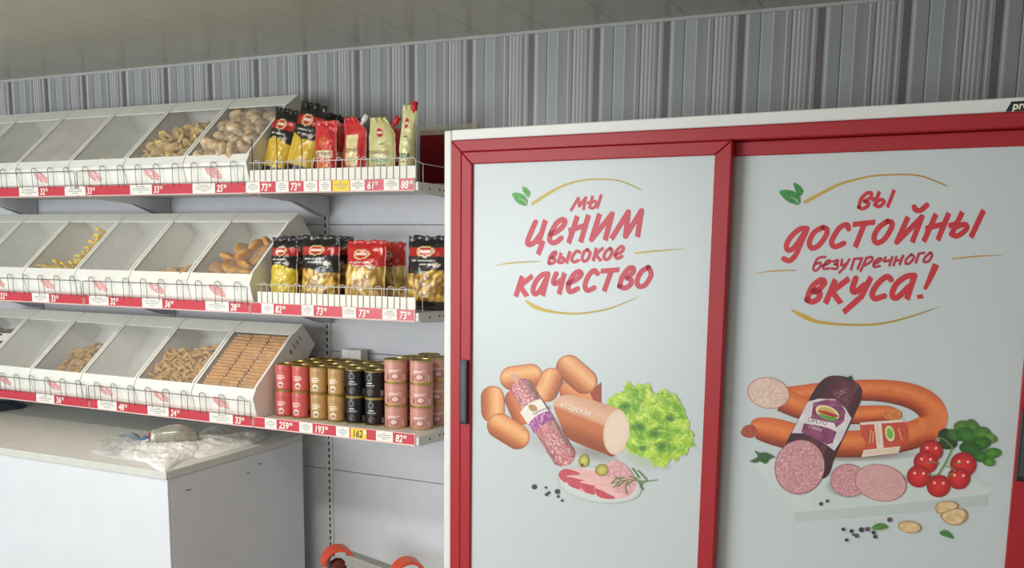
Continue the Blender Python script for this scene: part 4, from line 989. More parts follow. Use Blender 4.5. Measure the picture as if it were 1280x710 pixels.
# ---- printed doors: every print lies flat on its panel
class Sheet:
    def __init__(s, d, y): s.d = d; s.y = y; s.k = 0
    def pt(s, P, lift): return [(*face(x, y, -s.y),) for x, y in P]
    def put(s, name, P, F, C, lift=None):
        s.k += 1; yy = s.y + .002 - .00025 - .00006 * s.k
        uv = s.pt(P, 0)
        fs = []
        for f in F:
            a = 0
            for i in range(len(f)):
                x0, z0 = uv[f[i]]; x1, z1 = uv[f[(i + 1) % len(f)]]; a += x0 * z1 - x1 * z0
            fs.append(f if a > 0 else tuple(f)[::-1])
        m = MB().add([(u, yy - (lift[i] if lift is not None else 0), z) for i, (u, z) in enumerate(uv)], fs, C)
        return m.build(name, PRINT, s.d)
    def fan(s, name, outline, colf, closed=True, n=5, dens=1.0, centre=None):
        P = np.array(catmull(outline, n, True) if closed else outline, float); c = np.array(centre if centre is not None else P.mean(0), float)
        R_ = np.hypot(*(P - c).T).max(); K = max(3, int(R_ * dens)); N = len(P)
        if N < 2.2 * R_ * dens:                                    # resample outline densely
            step = int(math.ceil(2.2 * R_ * dens / N)); Q = []
            for i in range(N):
                for k_ in range(step): Q.append(P[i] + (P[(i + 1) % N] - P[i]) * k_ / step)
            P = np.array(Q); N = len(P)
        V = [c[None]] + [c + (P - c) * (k_ / K) for k_ in range(1, K + 1)]; V = np.concatenate(V)
        fr_ = np.concatenate([[0.0]] + [np.full(N, k_ / K) for k_ in range(1, K + 1)])
        F = [(0, 1 + i, 1 + (i + 1) % N) for i in range(N)]
        for k_ in range(K - 1):
            a = 1 + k_ * N; b_ = a + N
            F += [(a + i, b_ + i, b_ + (i + 1) % N, a + (i + 1) % N) for i in range(N)]
        C = lin(np.broadcast_to(colf(V[:, 0], V[:, 1], fr_), (len(V), 3)))
        return s.put(name, V, F, C)
    def ribbon(s, name, path, wid, colf, nT=10, n=5):
        P = np.array(catmull([(*p, w_) for p, w_ in zip(path, wid)], n)); W = P[:, 2]; P = P[:, :2]
        T = np.gradient(P, axis=0); T /= np.hypot(*T.T)[:, None]; Nn = np.stack([-T[:, 1], T[:, 0]], 1); V = []; tt = []; ss = []
        for i in range(len(P)):
            for k_ in range(nT + 1):
                q = -1 + 2 * k_ / nT; V.append(P[i] + Nn[i] * W[i] * q); tt.append(q); ss.append(i / (len(P) - 1))
        F = [(i * (nT + 1) + k_, (i + 1) * (nT + 1) + k_, (i + 1) * (nT + 1) + k_ + 1, i * (nT + 1) + k_ + 1) for i in range(len(P) - 1) for k_ in range(nT)]
        V = np.array(V)
        return s.put(name, V, F, lin(np.broadcast_to(colf(V[:, 0], V[:, 1], np.array(tt), np.array(ss)), (len(V), 3))))
    def strokes(s, name, groups, col):
        """brush strokes: (points, half width, smooth) of one printed word, each stroke a hair above the last"""
        V = []; F = []; Lf = []; lay = 0
        def add(P, f, l):
            o_ = len(V); V.extend(P); F.extend(tuple(i + o_ for i in q) for q in f); Lf.extend([l] * len(P))
        for pts, hw, sm in groups:
            if sm:
                P = np.array(catmull(pts, 6)); T = np.gradient(P, axis=0); T /= np.maximum(np.hypot(*T.T), 1e-9)[:, None]; N_ = np.stack([-T[:, 1], T[:, 0]], 1)
                n = len(P); vs = [P[i] + N_[i] * hw * g for i in range(n) for g in (1, -1)]; f = [(2 * i, 2 * i + 2, 2 * i + 3, 2 * i + 1) for i in range(n - 1)]
                for e, sg in ((0, -1), (n - 1, 1)):
                    a0_ = math.atan2(N_[e][1], N_[e][0]); arc = [P[e] + hw * np.array([math.cos(a0_ - sg * a), math.sin(a0_ - sg * a)]) for a in np.linspace(0, math.pi, 7)[1:-1]]
                    o_ = len(vs); vs += arc; f.append((2 * e, *range(o_, o_ + 5), 2 * e + 1))
                lay += 1; add(vs, f, lay)
            else:
                P = np.array(pts, float)
                for i in range(len(P) - 1):
                    d = P[i + 1] - P[i]; L = np.hypot(*d); d /= L; n_ = np.array([-d[1], d[0]]) * hw; lay += 1
                    sk = np.array([.22, 0]) * hw; e0 = P[i] - d * hw * .35; e1 = P[i + 1] + d * hw * .35
                    add([e0 + n_ - d * hw * .2, e0 - n_ + d * hw * .2, e1 - n_ + d * hw * .2, e1 + n_ - d * hw * .2], [(0, 1, 2, 3)], lay)
                for i in range(1, len(P) - 1):
                    lay += 1; add([P[i] + hw * np.array([math.cos(a), math.sin(a)]) for a in np.linspace(0, 2 * math.pi, 13)[:-1]], [tuple(range(12))], lay)
        return s.put(name, np.array(V), F, np.tile(lin(col), (len(V), 1)), np.array(Lf) * 2.5e-5)
def Z(ox, oy, sc): return lambda pts: [(ox + x / sc, oy + y / sc) for x, y in pts]
def words_on(sheet, name, z, sc, w_, letters, col):
    sheet.strokes(name, [(z(p), w_ * 1.14 / sc / 2, sm) for p, sm in letters], col)
REDP = (196, 48, 66); REDQ = (196, 32, 46)
A = Sheet(d1, 0.0); B = Sheet(d2, .040)
za, zb = Z(630, 210, 6.4), Z(610, 295, 4.923)
words_on(A, 'lettering', za, 6.4, 22, [([(533, 340), (592, 242), (600, 305), (652, 238), (634, 332)], 0), ([(707, 225), (682, 318)], 0), ([(682, 315), (708, 322), (733, 300), (735, 275), (715, 265), (692, 285)], 1), ([(667, 280), (705, 268)], 0), ([(777, 216), (741, 320)], 0)], REDP)
words_on(A, 'lettering', za, 6.4, 37, [([(250, 432), (205, 535), (186, 596), (205, 614), (245, 590), (290, 530)], 1), ([(328, 424), (276, 590), (305, 600), (272, 686)], 0),
    ([(372, 530), (420, 510), (470, 465), (485, 425), (462, 412), (420, 440), (378, 510), (362, 570), (385, 598), (420, 590), (455, 560)], 1),
    ([(583, 392), (516, 595)], 0), ([(520, 500), (640, 462)], 0), ([(672, 382), (612, 588)], 0), ([(762, 372), (698, 572), (862, 368), (808, 572)], 0), ([(860, 562), (992, 352), (970, 545), (1098, 342), (1066, 545)], 0)], REDP)
words_on(A, 'lettering', zb, 4.923, 18, [([(372, 165), (380, 130), (400, 103), (415, 100), (412, 118), (388, 135), (408, 142), (405, 162), (378, 172)], 1), ([(448, 106), (430, 162)], 0), ([(430, 160), (452, 164), (466, 145), (455, 133), (438, 138)], 1), ([(502, 96), (482, 166)], 0),
    ([(562, 100), (545, 93), (522, 118), (514, 148), (530, 160), (555, 150)], 1), ([(610, 84), (588, 100), (578, 138), (592, 156), (615, 140), (626, 105), (610, 84)], 1), ([(665, 76), (646, 152)], 0), ([(706, 74), (660, 114), (692, 152)], 0),
    ([(750, 76), (722, 98), (712, 130), (728, 146), (750, 128), (762, 92), (750, 76)], 1), ([(785, 115), (815, 102), (832, 78), (820, 64), (795, 84), (780, 120), (795, 138), (822, 126)], 1)], REDP)
words_on(A, 'lettering', zb, 4.923, 27, [([(208, 252), (170, 368)], 0), ([(268, 248), (196, 308), (236, 368)], 0), ([(366, 232), (330, 240), (290, 285), (275, 335), (290, 358), (320, 332), (355, 265)], 1), ([(368, 232), (335, 364)], 0),
    ([(418, 232), (400, 278), (412, 294), (455, 268)], 1), ([(468, 232), (436, 354)], 0), ([(492, 292), (540, 270), (572, 236), (556, 218), (520, 245), (492, 310), (505, 344), (550, 324)], 1),
    ([(672, 232), (650, 212), (615, 248), (595, 305), (612, 336), (652, 318)], 1), ([(697, 216), (802, 208)], 0), ([(758, 212), (714, 336)], 0),
    ([(808, 310), (825, 250), (865, 200), (892, 198), (888, 228), (850, 256), (878, 268), (876, 298), (842, 320), (808, 310)], 1), ([(985, 192), (940, 222), (915, 280), (932, 312), (970, 296), (1002, 238), (985, 192)], 1)], REDP)
def swoosh(sh, z, sc, pts, ws, col=(200, 172, 50)):
    sh.ribbon('swoosh_print', z(pts), [w_ / sc / 2 for w_ in ws], lambda x, y, t, s_: mixc(col, tuple(c * .86 for c in col), s_), 2, 6)
swoosh(A, za, 6.4, [(218, 290), (330, 218), (430, 160), (550, 115), (680, 92), (800, 90), (900, 98), (1000, 130), (1095, 175)], [26, 24, 19, 15, 13, 12, 11, 11, 9])
swoosh(A, zb, 4.923, [(228, 396), (280, 432), (340, 455), (430, 472), (540, 478), (640, 468), (740, 448), (830, 415), (928, 374)], [10, 24, 20, 15, 12, 11, 10, 7, 2])
swoosh(A, zb, 4.923, [(46, 181), (150, 165), (320, 156)], [3, 9, 5]); swoosh(A, zb, 4.923, [(898, 106), (1040, 92), (1212, 78)], [9, 9, 2])
def leafcol(g): return lambda x, y, f: mixc(g, tuple(c * .7 for c in g), vnoise(x * .6, y * .6, 3))
za_l = [(62, 205), (100, 197), (150, 212), (183, 250), (186, 285), (165, 303), (120, 288), (85, 255)]
A.fan('leaf_print', za(za_l), leafcol((78, 176, 44))); A.fan('leaf_print', za([(145, 150), (180, 160), (208, 195), (205, 222), (190, 235), (165, 210), (148, 180)]), leafcol((78, 176, 44)))
WHP = (196, 203, 204)
swoosh(A, za, 6.4, [(118, 245), (160, 262), (188, 296)], [2, 6, 7], WHP)
zc, zd = Z(965, 210, 4.571), Z(935, 300, 3.879)
words_on(B, 'lettering', zc, 4.571, 19, [([(495, 225), (508, 178), (540, 145), (566, 143), (562, 170), (525, 190), (550, 198), (545, 218), (515, 233), (495, 222)], 1), ([(612, 136), (586, 212)], 0), ([(586, 210), (612, 220), (640, 196), (624, 180), (594, 196)], 1), ([(570, 182), (600, 172)], 0), ([(697, 128), (660, 222)], 0)], REDQ)
words_on(B, 'lettering', zc, 4.571, 27, [([(200, 346), (160, 348), (110, 390), (82, 440), (92, 470), (130, 450), (192, 358)], 1), ([(200, 346), (160, 440), (132, 500), (98, 530), (66, 518)], 1), ([(290, 340), (240, 368), (212, 425), (228, 458), (268, 440), (308, 385), (312, 350), (290, 340)], 1),
    ([(436, 348), (428, 324), (388, 340), (350, 395), (340, 432), (362, 450), (410, 430)], 1), ([(465, 322), (584, 310)], 0), ([(528, 316), (476, 448)], 0), ([(660, 304), (610, 340), (582, 395), (598, 428), (640, 408), (680, 345), (684, 312), (660, 304)], 1),
    ([(775, 284), (712, 424), (856, 280), (802, 420)], 0), ([(812, 222), (822, 240), (850, 240), (884, 212)], 1), ([(935, 268), (868, 416)], 0), ([(880, 345), (990, 318)], 0), ([(1008, 262), (948, 408)], 0),
    ([(1085, 256), (1022, 385)], 0), ([(1025, 378), (1060, 388), (1110, 348), (1100, 322), (1045, 340)], 1), ([(1012, 330), (1050, 318)], 0), ([(1206, 246), (1138, 392)], 0)], REDQ)
words_on(B, 'lettering', zd, 3.879, 11, [([(374, 82), (340, 88), (325, 112), (316, 140), (330, 148), (350, 128), (350, 110), (328, 116)], 1), ([(362, 125), (388, 115), (400, 102), (386, 100), (368, 120), (366, 140), (392, 138)], 1), ([(412, 105), (434, 98), (432, 112), (418, 118), (434, 122), (428, 140), (405, 138)], 1),
    ([(456, 96), (452, 124), (474, 116)], 1), ([(492, 92), (470, 130), (440, 160)], 0), ([(498, 146), (514, 92), (552, 88), (530, 142)], 0), ([(576, 84), (544, 152)], 0), ([(574, 90), (598, 82), (600, 100), (566, 124)], 1),
    ([(610, 117), (634, 106), (646, 92), (632, 90), (612, 110), (610, 130), (638, 126)], 1), ([(666, 85), (660, 104), (688, 98)], 1), ([(700, 80), (684, 126)], 0), ([(720, 80), (704, 124)], 0), ([(710, 102), (744, 96)], 0), ([(752, 74), (734, 120)], 0),
    ([(792, 70), (768, 92), (764, 114), (784, 112), (804, 84), (792, 70)], 1), ([(812, 112), (828, 66), (856, 62)], 0), ([(884, 61), (858, 84), (852, 105), (874, 104), (892, 74), (884, 61)], 1)], (180, 36, 60))
words_on(B, 'lettering', zd, 3.879, 25, [([(285, 290), (308, 230), (350, 195), (370, 205), (345, 238), (312, 250), (345, 254), (342, 282), (312, 300), (285, 290)], 1), ([(422, 196), (376, 304)], 0), ([(486, 190), (406, 250), (447, 304)], 0), ([(522, 186), (505, 240), (522, 252), (562, 218)], 1), ([(594, 184), (548, 275), (466, 348)], 0),
    ([(692, 192), (672, 178), (630, 210), (602, 258), (616, 284), (660, 272)], 1), ([(806, 172), (765, 178), (718, 215), (698, 265), (722, 280), (780, 225)], 1), ([(808, 170), (770, 284)], 0), ([(832, 270), (836, 280)], 0)], REDQ)
B.ribbon('lettering', zd([(912, 118), (885, 180), (856, 240)]), [4.4, 3.6, 2.2], lambda x, y, t, s_: np.array(REDQ, float), 2)
swoosh(B, zc, 4.571, [(182, 198), (280, 145), (380, 95), (480, 65), (580, 45), (720, 37), (830, 42), (910, 65), (1002, 104)], [20, 18, 14, 12, 10, 9, 9, 9, 7], (196, 156, 50))
swoosh(B, zd, 3.879, [(210, 340), (270, 370), (330, 395), (430, 408), (540, 412), (640, 406), (740, 385), (840, 355), (928, 323)], [8, 22, 17, 12, 10, 10, 9, 7, 2], (196, 156, 50))
swoosh(B, zd, 3.879, [(36, 161), (130, 150), (234, 147)], [2, 7, 4], (196, 156, 50)); swoosh(B, zd, 3.879, [(986, 92), (1100, 80), (1234, 73)], [6, 7, 2], (196, 156, 50))
B.fan('leaf_print', zc([(42, 132), (90, 125), (140, 140), (162, 170), (158, 205), (140, 210), (95, 195), (60, 165)]), leafcol((38, 150, 52))); B.fan('leaf_print', zc([(122, 85), (150, 95), (178, 125), (172, 150), (158, 158), (135, 130)]), leafcol((38, 150, 52)))
swoosh(B, zc, 4.571, [(100, 165), (135, 180), (155, 206)], [1, 5, 5], WHP)

# ---- food picture of the left door
def ell(cx, cy, rx, ry, rot=0, n=28):
    c, s_ = math.cos(math.radians(rot)), math.sin(math.radians(rot))
    return [(cx + rx * math.cos(a) * c - ry * math.sin(a) * s_, cy + rx * math.cos(a) * s_ + ry * math.sin(a) * c) for a in np.linspace(0, 2 * math.pi, n + 1)[:-1]]
def capsule(p, q, r, r2=None, n=12):
    p, q = np.array(p, float), np.array(q, float); r2 = r2 or r; a = math.atan2(*(q - p)[::-1])
    return [tuple(q + r2 * np.array([math.cos(a + t_), math.sin(a + t_)])) for t_ in np.linspace(-math.pi / 2, math.pi / 2, n)] + \
           [tuple(p + r * np.array([math.cos(a + t_), math.sin(a + t_)])) for t_ in np.linspace(math.pi / 2, 1.5 * math.pi, n)]
z1 = Z(580, 430, 3.226)
def saus(p, q, hl=(236, 178, 124), md=(208, 126, 66), dk=(146, 68, 28)):
    p, q = np.array(z1([p])[0]), np.array(z1([q])[0])
    def f(x, y, fr_):
        d = (q - p) / np.hypot(*(q - p)); n_ = np.array([-d[1], d[0]])
        if n_[1] < 0: n_ = -n_
        t = ((x - p[0]) * n_[0] + (y - p[1]) * n_[1]) / 15.5
        c = mixc(hl, md, np.abs(t + .35) * 1.3); c = mixc(c, dk, np.clip((t - .1) / .9, 0, 1) ** 1.3); c = mixc(c, dk, np.clip((fr_ - .86) / .14, 0, 1) * .55)
        return c * (0.97 + .06 * vnoise(x * .5, y * .5, 2))[..., None]
    return f
def flat(col, amt=.05, seed=1): return lambda x, y, f: np.array(col, float) * (1 - amt + 2 * amt * vnoise(x * .7, y * .7, seed))[..., None]
def fade(col, to=WHP): return lambda x, y, f: mixc(col, to, f ** 1.4)
A.fan('table_shade_print', z1(ell(330, 400, 170, 60, 25)), fade((178, 181, 179))); A.fan('table_shade_print', z1(ell(520, 440, 150, 36, 12)), fade((150, 146, 140))); A.fan('table_shade_print', z1(ell(720, 470, 110, 40, 15)), fade((176, 188, 164)))
def sausage(p, q, r, **k_): A.fan('sausage_print', z1(capsule(p, q, r)), saus(p, q, **k_), n=2)
sausage((205, 225), (232, 285), 42, hl=(214, 130, 74), md=(196, 104, 52), dk=(140, 66, 30))
sausage((192, 138), (268, 128), 48); sausage((114, 216), (116, 272), 47); sausage((143, 330), (214, 374), 51)
sausage((430, 190), (500, 225), 46, hl=(226, 150, 96), md=(206, 118, 64)); A.fan('sausage_print', z1([(505, 190), (553, 155), (552, 238), (520, 225)]), flat((158, 66, 34)), closed=False)
sausage((422, 96), (484, 150), 52); sausage((352, 142), (332, 188), 46)
P0 = np.array(z1([(390, 265)])[0]); P1 = np.array(z1([(617, 355)])[0]); DN = np.array([-(P1 - P0)[1], (P1 - P0)[0]]) / np.hypot(*(P1 - P0))
def boiled(x, y, f):
    t = ((x - P0[0]) * DN[0] + (y - P0[1]) * DN[1]) / 26
    c = mixc((222, 176, 146), (206, 150, 116), np.abs(t + .45) * 1.6); c = mixc(c, (196, 110, 62), np.clip((t + .12) * 6, 0, 1)); c = mixc(c, (150, 70, 34), np.clip((t - .35) / .6, 0, 1))
    return c * (.97 + .06 * vnoise(x * .4 + y * .1, y * .9, 5))[..., None]
A.fan('boiled_sausage_print', z1([(360, 240), (405, 206), (470, 215), (560, 240), (640, 265), (665, 330), (610, 447), (560, 440), (480, 410), (420, 380), (390, 330)]), boiled)
A.fan('sausage_cut_print', z1(ell(617, 355, 55, 92, 8)), lambda x, y, f: mixc((230, 206, 186), (222, 188, 164), f ** 6))
def tl(sh, txt, p, q, hgt, col, shear=0.0):
    """small printed word between two points of the picture"""
    me = text_mesh(txt, 1.0, shear, .0, 'LEFT'); V = np.array([(v.co.x, v.co.z) for v in me.vertices]); V[:, 0] /= V[:, 0].max(); V[:, 1] /= .7
    p, q = np.array(p, float), np.array(q, float); d = q - p; n_ = np.array([d[1], -d[0]]) / np.hypot(*d)
    sh.put('lettering', p + V[:, :1] * d + V[:, 1:] * n_ * hgt, [tuple(f.vertices) for f in me.polygons], np.tile(lin(col), (len(V), 1)))
tl(A, 'кторская', z1([(385, 252)])[0], z1([(508, 291)])[0], 7.5, (238, 222, 206))
S0, S1 = np.array(z1([(228, 190)])[0]), np.array(z1([(402, 450)])[0]); SD = (S1 - S0) / np.hypot(*(S1 - S0)); SNn = np.array([-SD[1], SD[0]])
def salami(x, y, f):
    n1 = vnoise(x * 1.1 + 31, y * 1.1, 7); n2 = vnoise(x * .55, y * .55, 11)
    c = mixc((176, 84, 92), (204, 122, 124), n2); c = mixc(c, (240, 214, 208), np.clip((n1 - .56) * 5, 0, 1))
    t = ((x - S0[0]) * SNn[0] + (y - S0[1]) * SNn[1]) / 15
    return c * (1 - .30 * np.clip(np.abs(t - .1), 0, 1) ** 2.5)[..., None]
A.fan('salami_print', z1(capsule((238, 186), (398, 444), 46, 50)), salami, n=2, dens=1.6)
A.fan('sausage_tip_print', z1([(188, 125), (200, 120), (222, 140), (212, 158), (200, 148)]), flat((206, 160, 140)))
def axis_quad(s0, s1, w_):
    L = S0 + SD * s0; R_ = S0 + SD * s1; k_ = np.linspace(-1, 1, 9)
    return [tuple(L + SNn * w_ * q - SD * 3.2 * (1 - q * q)) for q in k_] + [tuple(R_ + SNn * w_ * q - SD * 3.2 * (1 - q * q)) for q in k_[::-1]]
A.fan('label_print', axis_quad(22, 44, 15.3), flat((232, 226, 216), .03), closed=False)
A.fan('label_print', axis_quad(40, 54, 15.3), lambda x, y, f: mixc((150, 58, 128), (206, 150, 190), np.clip((vnoise(x * .6 + 7, y * .6, 4) - .5) * 5, 0, 1)), closed=False)
A.fan('crest_print', ell(*(S0 + SD * 26 + SNn * -1), 6, 4, 25), lambda x, y, f: mixc((150, 110, 60), (206, 180, 110), vnoise(x, y, 3)))
pa_ = S0 + SD * 37 + SNn * 12; pb_ = S0 + SD * 31 - SNn * 12
tl(A, 'салями', S0 + SD * 36 + SNn * 11.5, S0 + SD * 33 - SNn * 11.5, 4.2, (120, 70, 110)) if False else tl(A, 'цимес', z1([(278, 288)])[0], z1([(352, 258)])[0], 4.6, (128, 84, 120))
LE = [(578, 230), (600, 212), (612, 200), (640, 188), (646, 165), (662, 152), (682, 168), (700, 160), (720, 168), (735, 158), (752, 170), (758, 188), (775, 200), (792, 186), (812, 184), (832, 198), (850, 200), (868, 220), (872, 242), (890, 262), (893, 290), (912, 318), (905, 340), (932, 368), (922, 392), (930, 410), (904, 424), (900, 446), (872, 452), (855, 472), (835, 464), (812, 496), (790, 490), (766, 497), (757, 470), (730, 460), (700, 446), (668, 436), (650, 410), (668, 370), (662, 320), (650, 285), (625, 262), (590, 250)]
def lettuce(x, y, f):
    a = fbm(x * .10 + 3, y * .10, 21, 3); r_ = 1 - np.abs(2 * fbm(x * .085 + 1.5 * a, y * .085 + 1.5 * a, 5, 3) - 1); fine = vnoise(x * .5, y * .5, 9)
    c = mixc((112, 166, 38), (178, 208, 66), (a - .3) * 2.4); c = mixc(c, (222, 236, 120), np.clip((r_ - .86) * 6, 0, 1) * .8)
    for hx, hy, hr in ((768, 360, 8), (800, 412, 8), (705, 335, 7), (650, 250, 6), (720, 420, 6), (830, 300, 6)):
        ux, uy = z1([(hx, hy)])[0]; dd = np.hypot((x - ux) * .8, (y - uy) * 1.25) + 3 * (fine - .5); c = mixc(c, (46, 100, 24), np.clip(1.2 - dd / hr, 0, 1) * .75)
    return mixc(c, (196, 218, 90), np.clip((f - .9) * 8, 0, 1) * .6) * (.92 + .16 * fine)[..., None]
LP = np.array(catmull(LE, 4, True)); LC = LP.mean(0); lr = random.Random(5)
LP = [tuple(LC + (q - LC) * (1 + lr.uniform(-.035, .03))) for q in LP]
A.fan('lettuce_print', z1(LP), lettuce, n=2, dens=1.2)
A.fan('plate_print', z1(ell(545, 568, 172, 72, 8)), lambda x, y, f: mixc((206, 209, 206), (182, 189, 185), np.clip((f - .9) * 12, 0, 1)) * 1.0)
z3 = Z(650, 555, 7.111)
def marble(b_, seed, wgt=.5): return lambda x, y, f: mixc(b_, (240, 214, 210), np.clip((vnoise(x * .9, y * .9, seed) - .5) * 4, 0, 1) * wgt)
A.fan('ham_slice_print', z3([(700, 250), (760, 180), (850, 145), (920, 170), (980, 235), (1030, 330), (1020, 410), (950, 470), (850, 480), (760, 400), (690, 320)]), marble((210, 150, 152), 5, .6), dens=1.5)
A.fan('ham_slice_print', z3([(345, 260), (380, 225), (460, 215), (640, 235), (780, 290), (860, 330), (820, 420), (600, 440), (420, 350), (350, 300)]), marble((224, 170, 166), 6, .4), dens=1.3)
for q in (((345, 262), (385, 225), (450, 228), (540, 268), (420, 290), (408, 345), (360, 310)), ((410, 300), (440, 280), (560, 318), (640, 345), (545, 335), (535, 400), (440, 370)), ((535, 350), (570, 332), (670, 370), (665, 400), (660, 450), (570, 420)), ((668, 405), (700, 388), (760, 430), (850, 480), (760, 487), (690, 462))):
    A.fan('ham_fold_print', z3(q), marble((196, 72, 84), 8, .18))
for q in (((408, 290), (470, 278), (600, 300), (760, 320), (820, 350), (700, 350), (560, 320), (440, 292)), ((535, 340), (600, 325), (740, 365), (860, 420), (760, 410), (660, 370)), ((665, 385), (720, 375), (820, 420), (960, 460), (870, 480), (760, 425))):
    A.fan('ham_fold_print', z3(q), marble((232, 178, 174), 9, .3))
def olive(x, y, f): return mixc((206, 196, 96), (140, 124, 40), f ** 2)
A.fan('olive_print', z3(ell(568, 150, 48, 60, 10)), olive); A.fan('olive_print', z3(ell(728, 232, 60, 54, 0)), olive); A.fan('olive_print', z3(ell(555, 185, 12, 14)), flat((96, 62, 36))); 
GRN = (96, 124, 56)
rosem = [[(1220, 318), (1100, 330), (960, 318), (830, 350)], [(1000, 215), (1060, 300)], [(1050, 235), (1120, 310)], [(1130, 320), (1075, 360), (1095, 405)], [(975, 285), (1040, 310)], [(960, 330), (940, 380), (950, 440)], [(900, 320), (850, 290)], [(880, 340), (835, 385)], [(940, 322), (870, 375)], [(1010, 318), (960, 360)], [(1060, 325), (1075, 385)], [(860, 305), (812, 350)], [(930, 300), (870, 300)]]
A.strokes('rosemary_print', [(z3(p), (5.5 if i else 3.5) / 7.111, True) for i, p in enumerate(rosem)], GRN)
for x, y, r in ((127, 380, 22), (230, 387, 11), (236, 448, 15), (256, 432, 13), (332, 422, 22), (340, 466, 12), (375, 502, 12)): A.fan('peppercorn_print', z3(ell(x, y, r, r, 0, 14)), lambda x, y, f: mixc((84, 84, 88), (36, 36, 40), f))

# ---- food picture of the right door
z2 = Z(910, 440, 2.630); z4 = Z(925, 455, 4.056); z5 = Z(1060, 460, 4.175); z6 = Z(1020, 600, 5.818)
B.fan('board_print', z2([(82, 368), (190, 335), (420, 325), (650, 330), (880, 452), (852, 472), (850, 505), (220, 558), (212, 520)]), lambda x, y, f: mixc((204, 210, 207), (196, 204, 200), vnoise(x * .04, y * .04, 2)), closed=False)
B.fan('board_edge_print', z2([(214, 528), (420, 512), (640, 492), (850, 468), (850, 505), (640, 524), (420, 543), (220, 558)]), flat((186, 194, 190), .02), closed=False)
B.fan('table_shade_print', z2(ell(400, 335, 230, 26, 0)), fade((110, 92, 84), (191, 199, 195))); B.fan('table_shade_print', z2(ell(390, 445, 70, 36, 5)), fade((110, 100, 96), (191, 199, 195))); B.fan('table_shade_print', z2(ell(560, 420, 60, 16, 0)), fade((160, 150, 144), (191, 199, 195)))
def ring(x, y, t, s_):
    c = mixc((226, 128, 68), (200, 86, 36), np.abs(t + .25) * 1.2); c = mixc(c, (116, 38, 16), np.clip((t - .15) / .85, 0, 1) ** 1.4)
    return c * (.95 + .1 * vnoise(x * .3, y * .3, 4))[..., None]
def ringu(x, y, t, s_): return ring(x, y, -t, s_)
def ringc(x, y, t, s_):
    k_ = np.clip((s_ - .38) / .16, 0, 1); return ring(x, y, t * (1 - 2 * k_), s_)
B.ribbon('sausage_ring_print', z2([(400, 208), (470, 206), (530, 204), (572, 207)]), [q / 2.63 for q in (30, 30, 26, 8)], ring, 12)
B.ribbon('sausage_ring_print', z2([(200, 150), (250, 142), (330, 130), (430, 126), (520, 129), (600, 145), (655, 175), (676, 215), (655, 250), (600, 275), (520, 293), (430, 302), (330, 300), (240, 285), (150, 262), (95, 250), (80, 252)]), [q / 2.63 for q in (36, 34, 32, 34, 37, 41, 44, 46, 46, 46, 45, 44, 44, 44, 44, 34, 14)], ringc, 16, 8)
B.ribbon('sausage_ring_print', z2([(180, 155), (230, 180), (290, 200)]), [q / 2.63 for q in (42, 38, 36)], ring, 12)
B.fan('sausage_knot_print', z2([(42, 262), (58, 242), (84, 240), (96, 262), (80, 282), (52, 278)]), flat((166, 72, 48), .1)); B.fan('sausage_knot_print', z2([(510, 200), (540, 184), (572, 200), (560, 222), (520, 220)]), flat((206, 120, 60), .15))
B.fan('sausage_cut_print', z2(ell(133, 135, 70, 51, 10)), lambda x, y, f: mixc(mixc((206, 168, 152), (228, 204, 190), vnoise(x * .5, y * .5, 6)), (176, 96, 60), np.clip((f - .93) * 14, 0, 1)), dens=1.3)
B.fan('label_print', z2([(433, 232), (500, 226), (574, 222), (592, 250), (594, 285), (560, 332), (500, 340), (438, 346), (448, 318), (452, 296), (436, 270)]), flat((196, 74, 56), .06), closed=False)
B.fan('label_print', z2([(433, 232), (574, 222), (578, 230), (438, 240)]), flat((226, 206, 190), .03), closed=False); B.fan('label_print', z2([(480, 232), (504, 230), (512, 316), (490, 320)]), flat((226, 206, 196), .05), closed=False)
B.fan('label_print', z2([(446, 322), (566, 310), (560, 332), (438, 346)]), flat((222, 204, 190), .05), closed=False); B.fan('crest_print', z2(ell(532, 268, 15, 26, -12)), lambda x, y, f: mixc((120, 176, 60), (222, 214, 170), np.clip((f - .6) * 5, 0, 1)))
B.strokes('small_print', [(z2(p), .55, False) for p in ([(466, 300), (470, 255)], [(476, 296), (478, 262)], [(560, 250), (572, 290)], [(456, 333), (552, 322)], [(494, 300), (490, 245)])], (226, 190, 120))
G0, G1 = np.array(z2([(368, 128)])[0]), np.array(z2([(238, 378)])[0]); GD = (G1 - G0) / np.hypot(*(G1 - G0)); GN = np.array([-GD[1], GD[0]])
def purple(x, y, f):
    t = ((x - G0[0]) * GN[0] + (y - G0[1]) * GN[1]) / 28
    c = mixc((96, 42, 56), (58, 22, 34), np.abs(t + .1)); return mixc(c, (150, 104, 110), np.clip(1 - np.abs(t + .55) * 6, 0, 1) * .35)
B.fan('big_sausage_print', z2([(300, 102), (332, 80), (380, 80), (422, 100), (440, 126), (434, 165), (400, 240), (352, 345), (325, 410), (250, 420), (160, 370), (190, 300), (240, 205), (275, 140)]), purple, closed=True)
B.fan('shine_print', z2([(345, 125), (400, 118), (402, 160), (372, 168), (350, 150)]), lambda x, y, f: mixc((96, 42, 56), (206, 200, 204), np.clip((vnoise(x * .35 + y * .2, y * .9, 3) - .45) * 3, 0, 1) * (1 - f)))
B.fan('label_print', z4([(345, 190), (400, 176), (480, 178), (535, 225), (565, 275), (515, 385), (478, 440), (440, 410), (400, 388), (330, 352), (262, 350), (280, 315)]), lambda x, y, f: mixc((226, 216, 220), (200, 190, 198), vnoise(x * .2, y * .2, 2)), closed=False)
B.fan('label_print', z4([(372, 196), (440, 180), (500, 186), (535, 240), (528, 290), (490, 320), (360, 282)]), lambda x, y, f: mixc((120, 48, 84), (156, 92, 124), vnoise(x * .1, y * .3, 4)), closed=False)
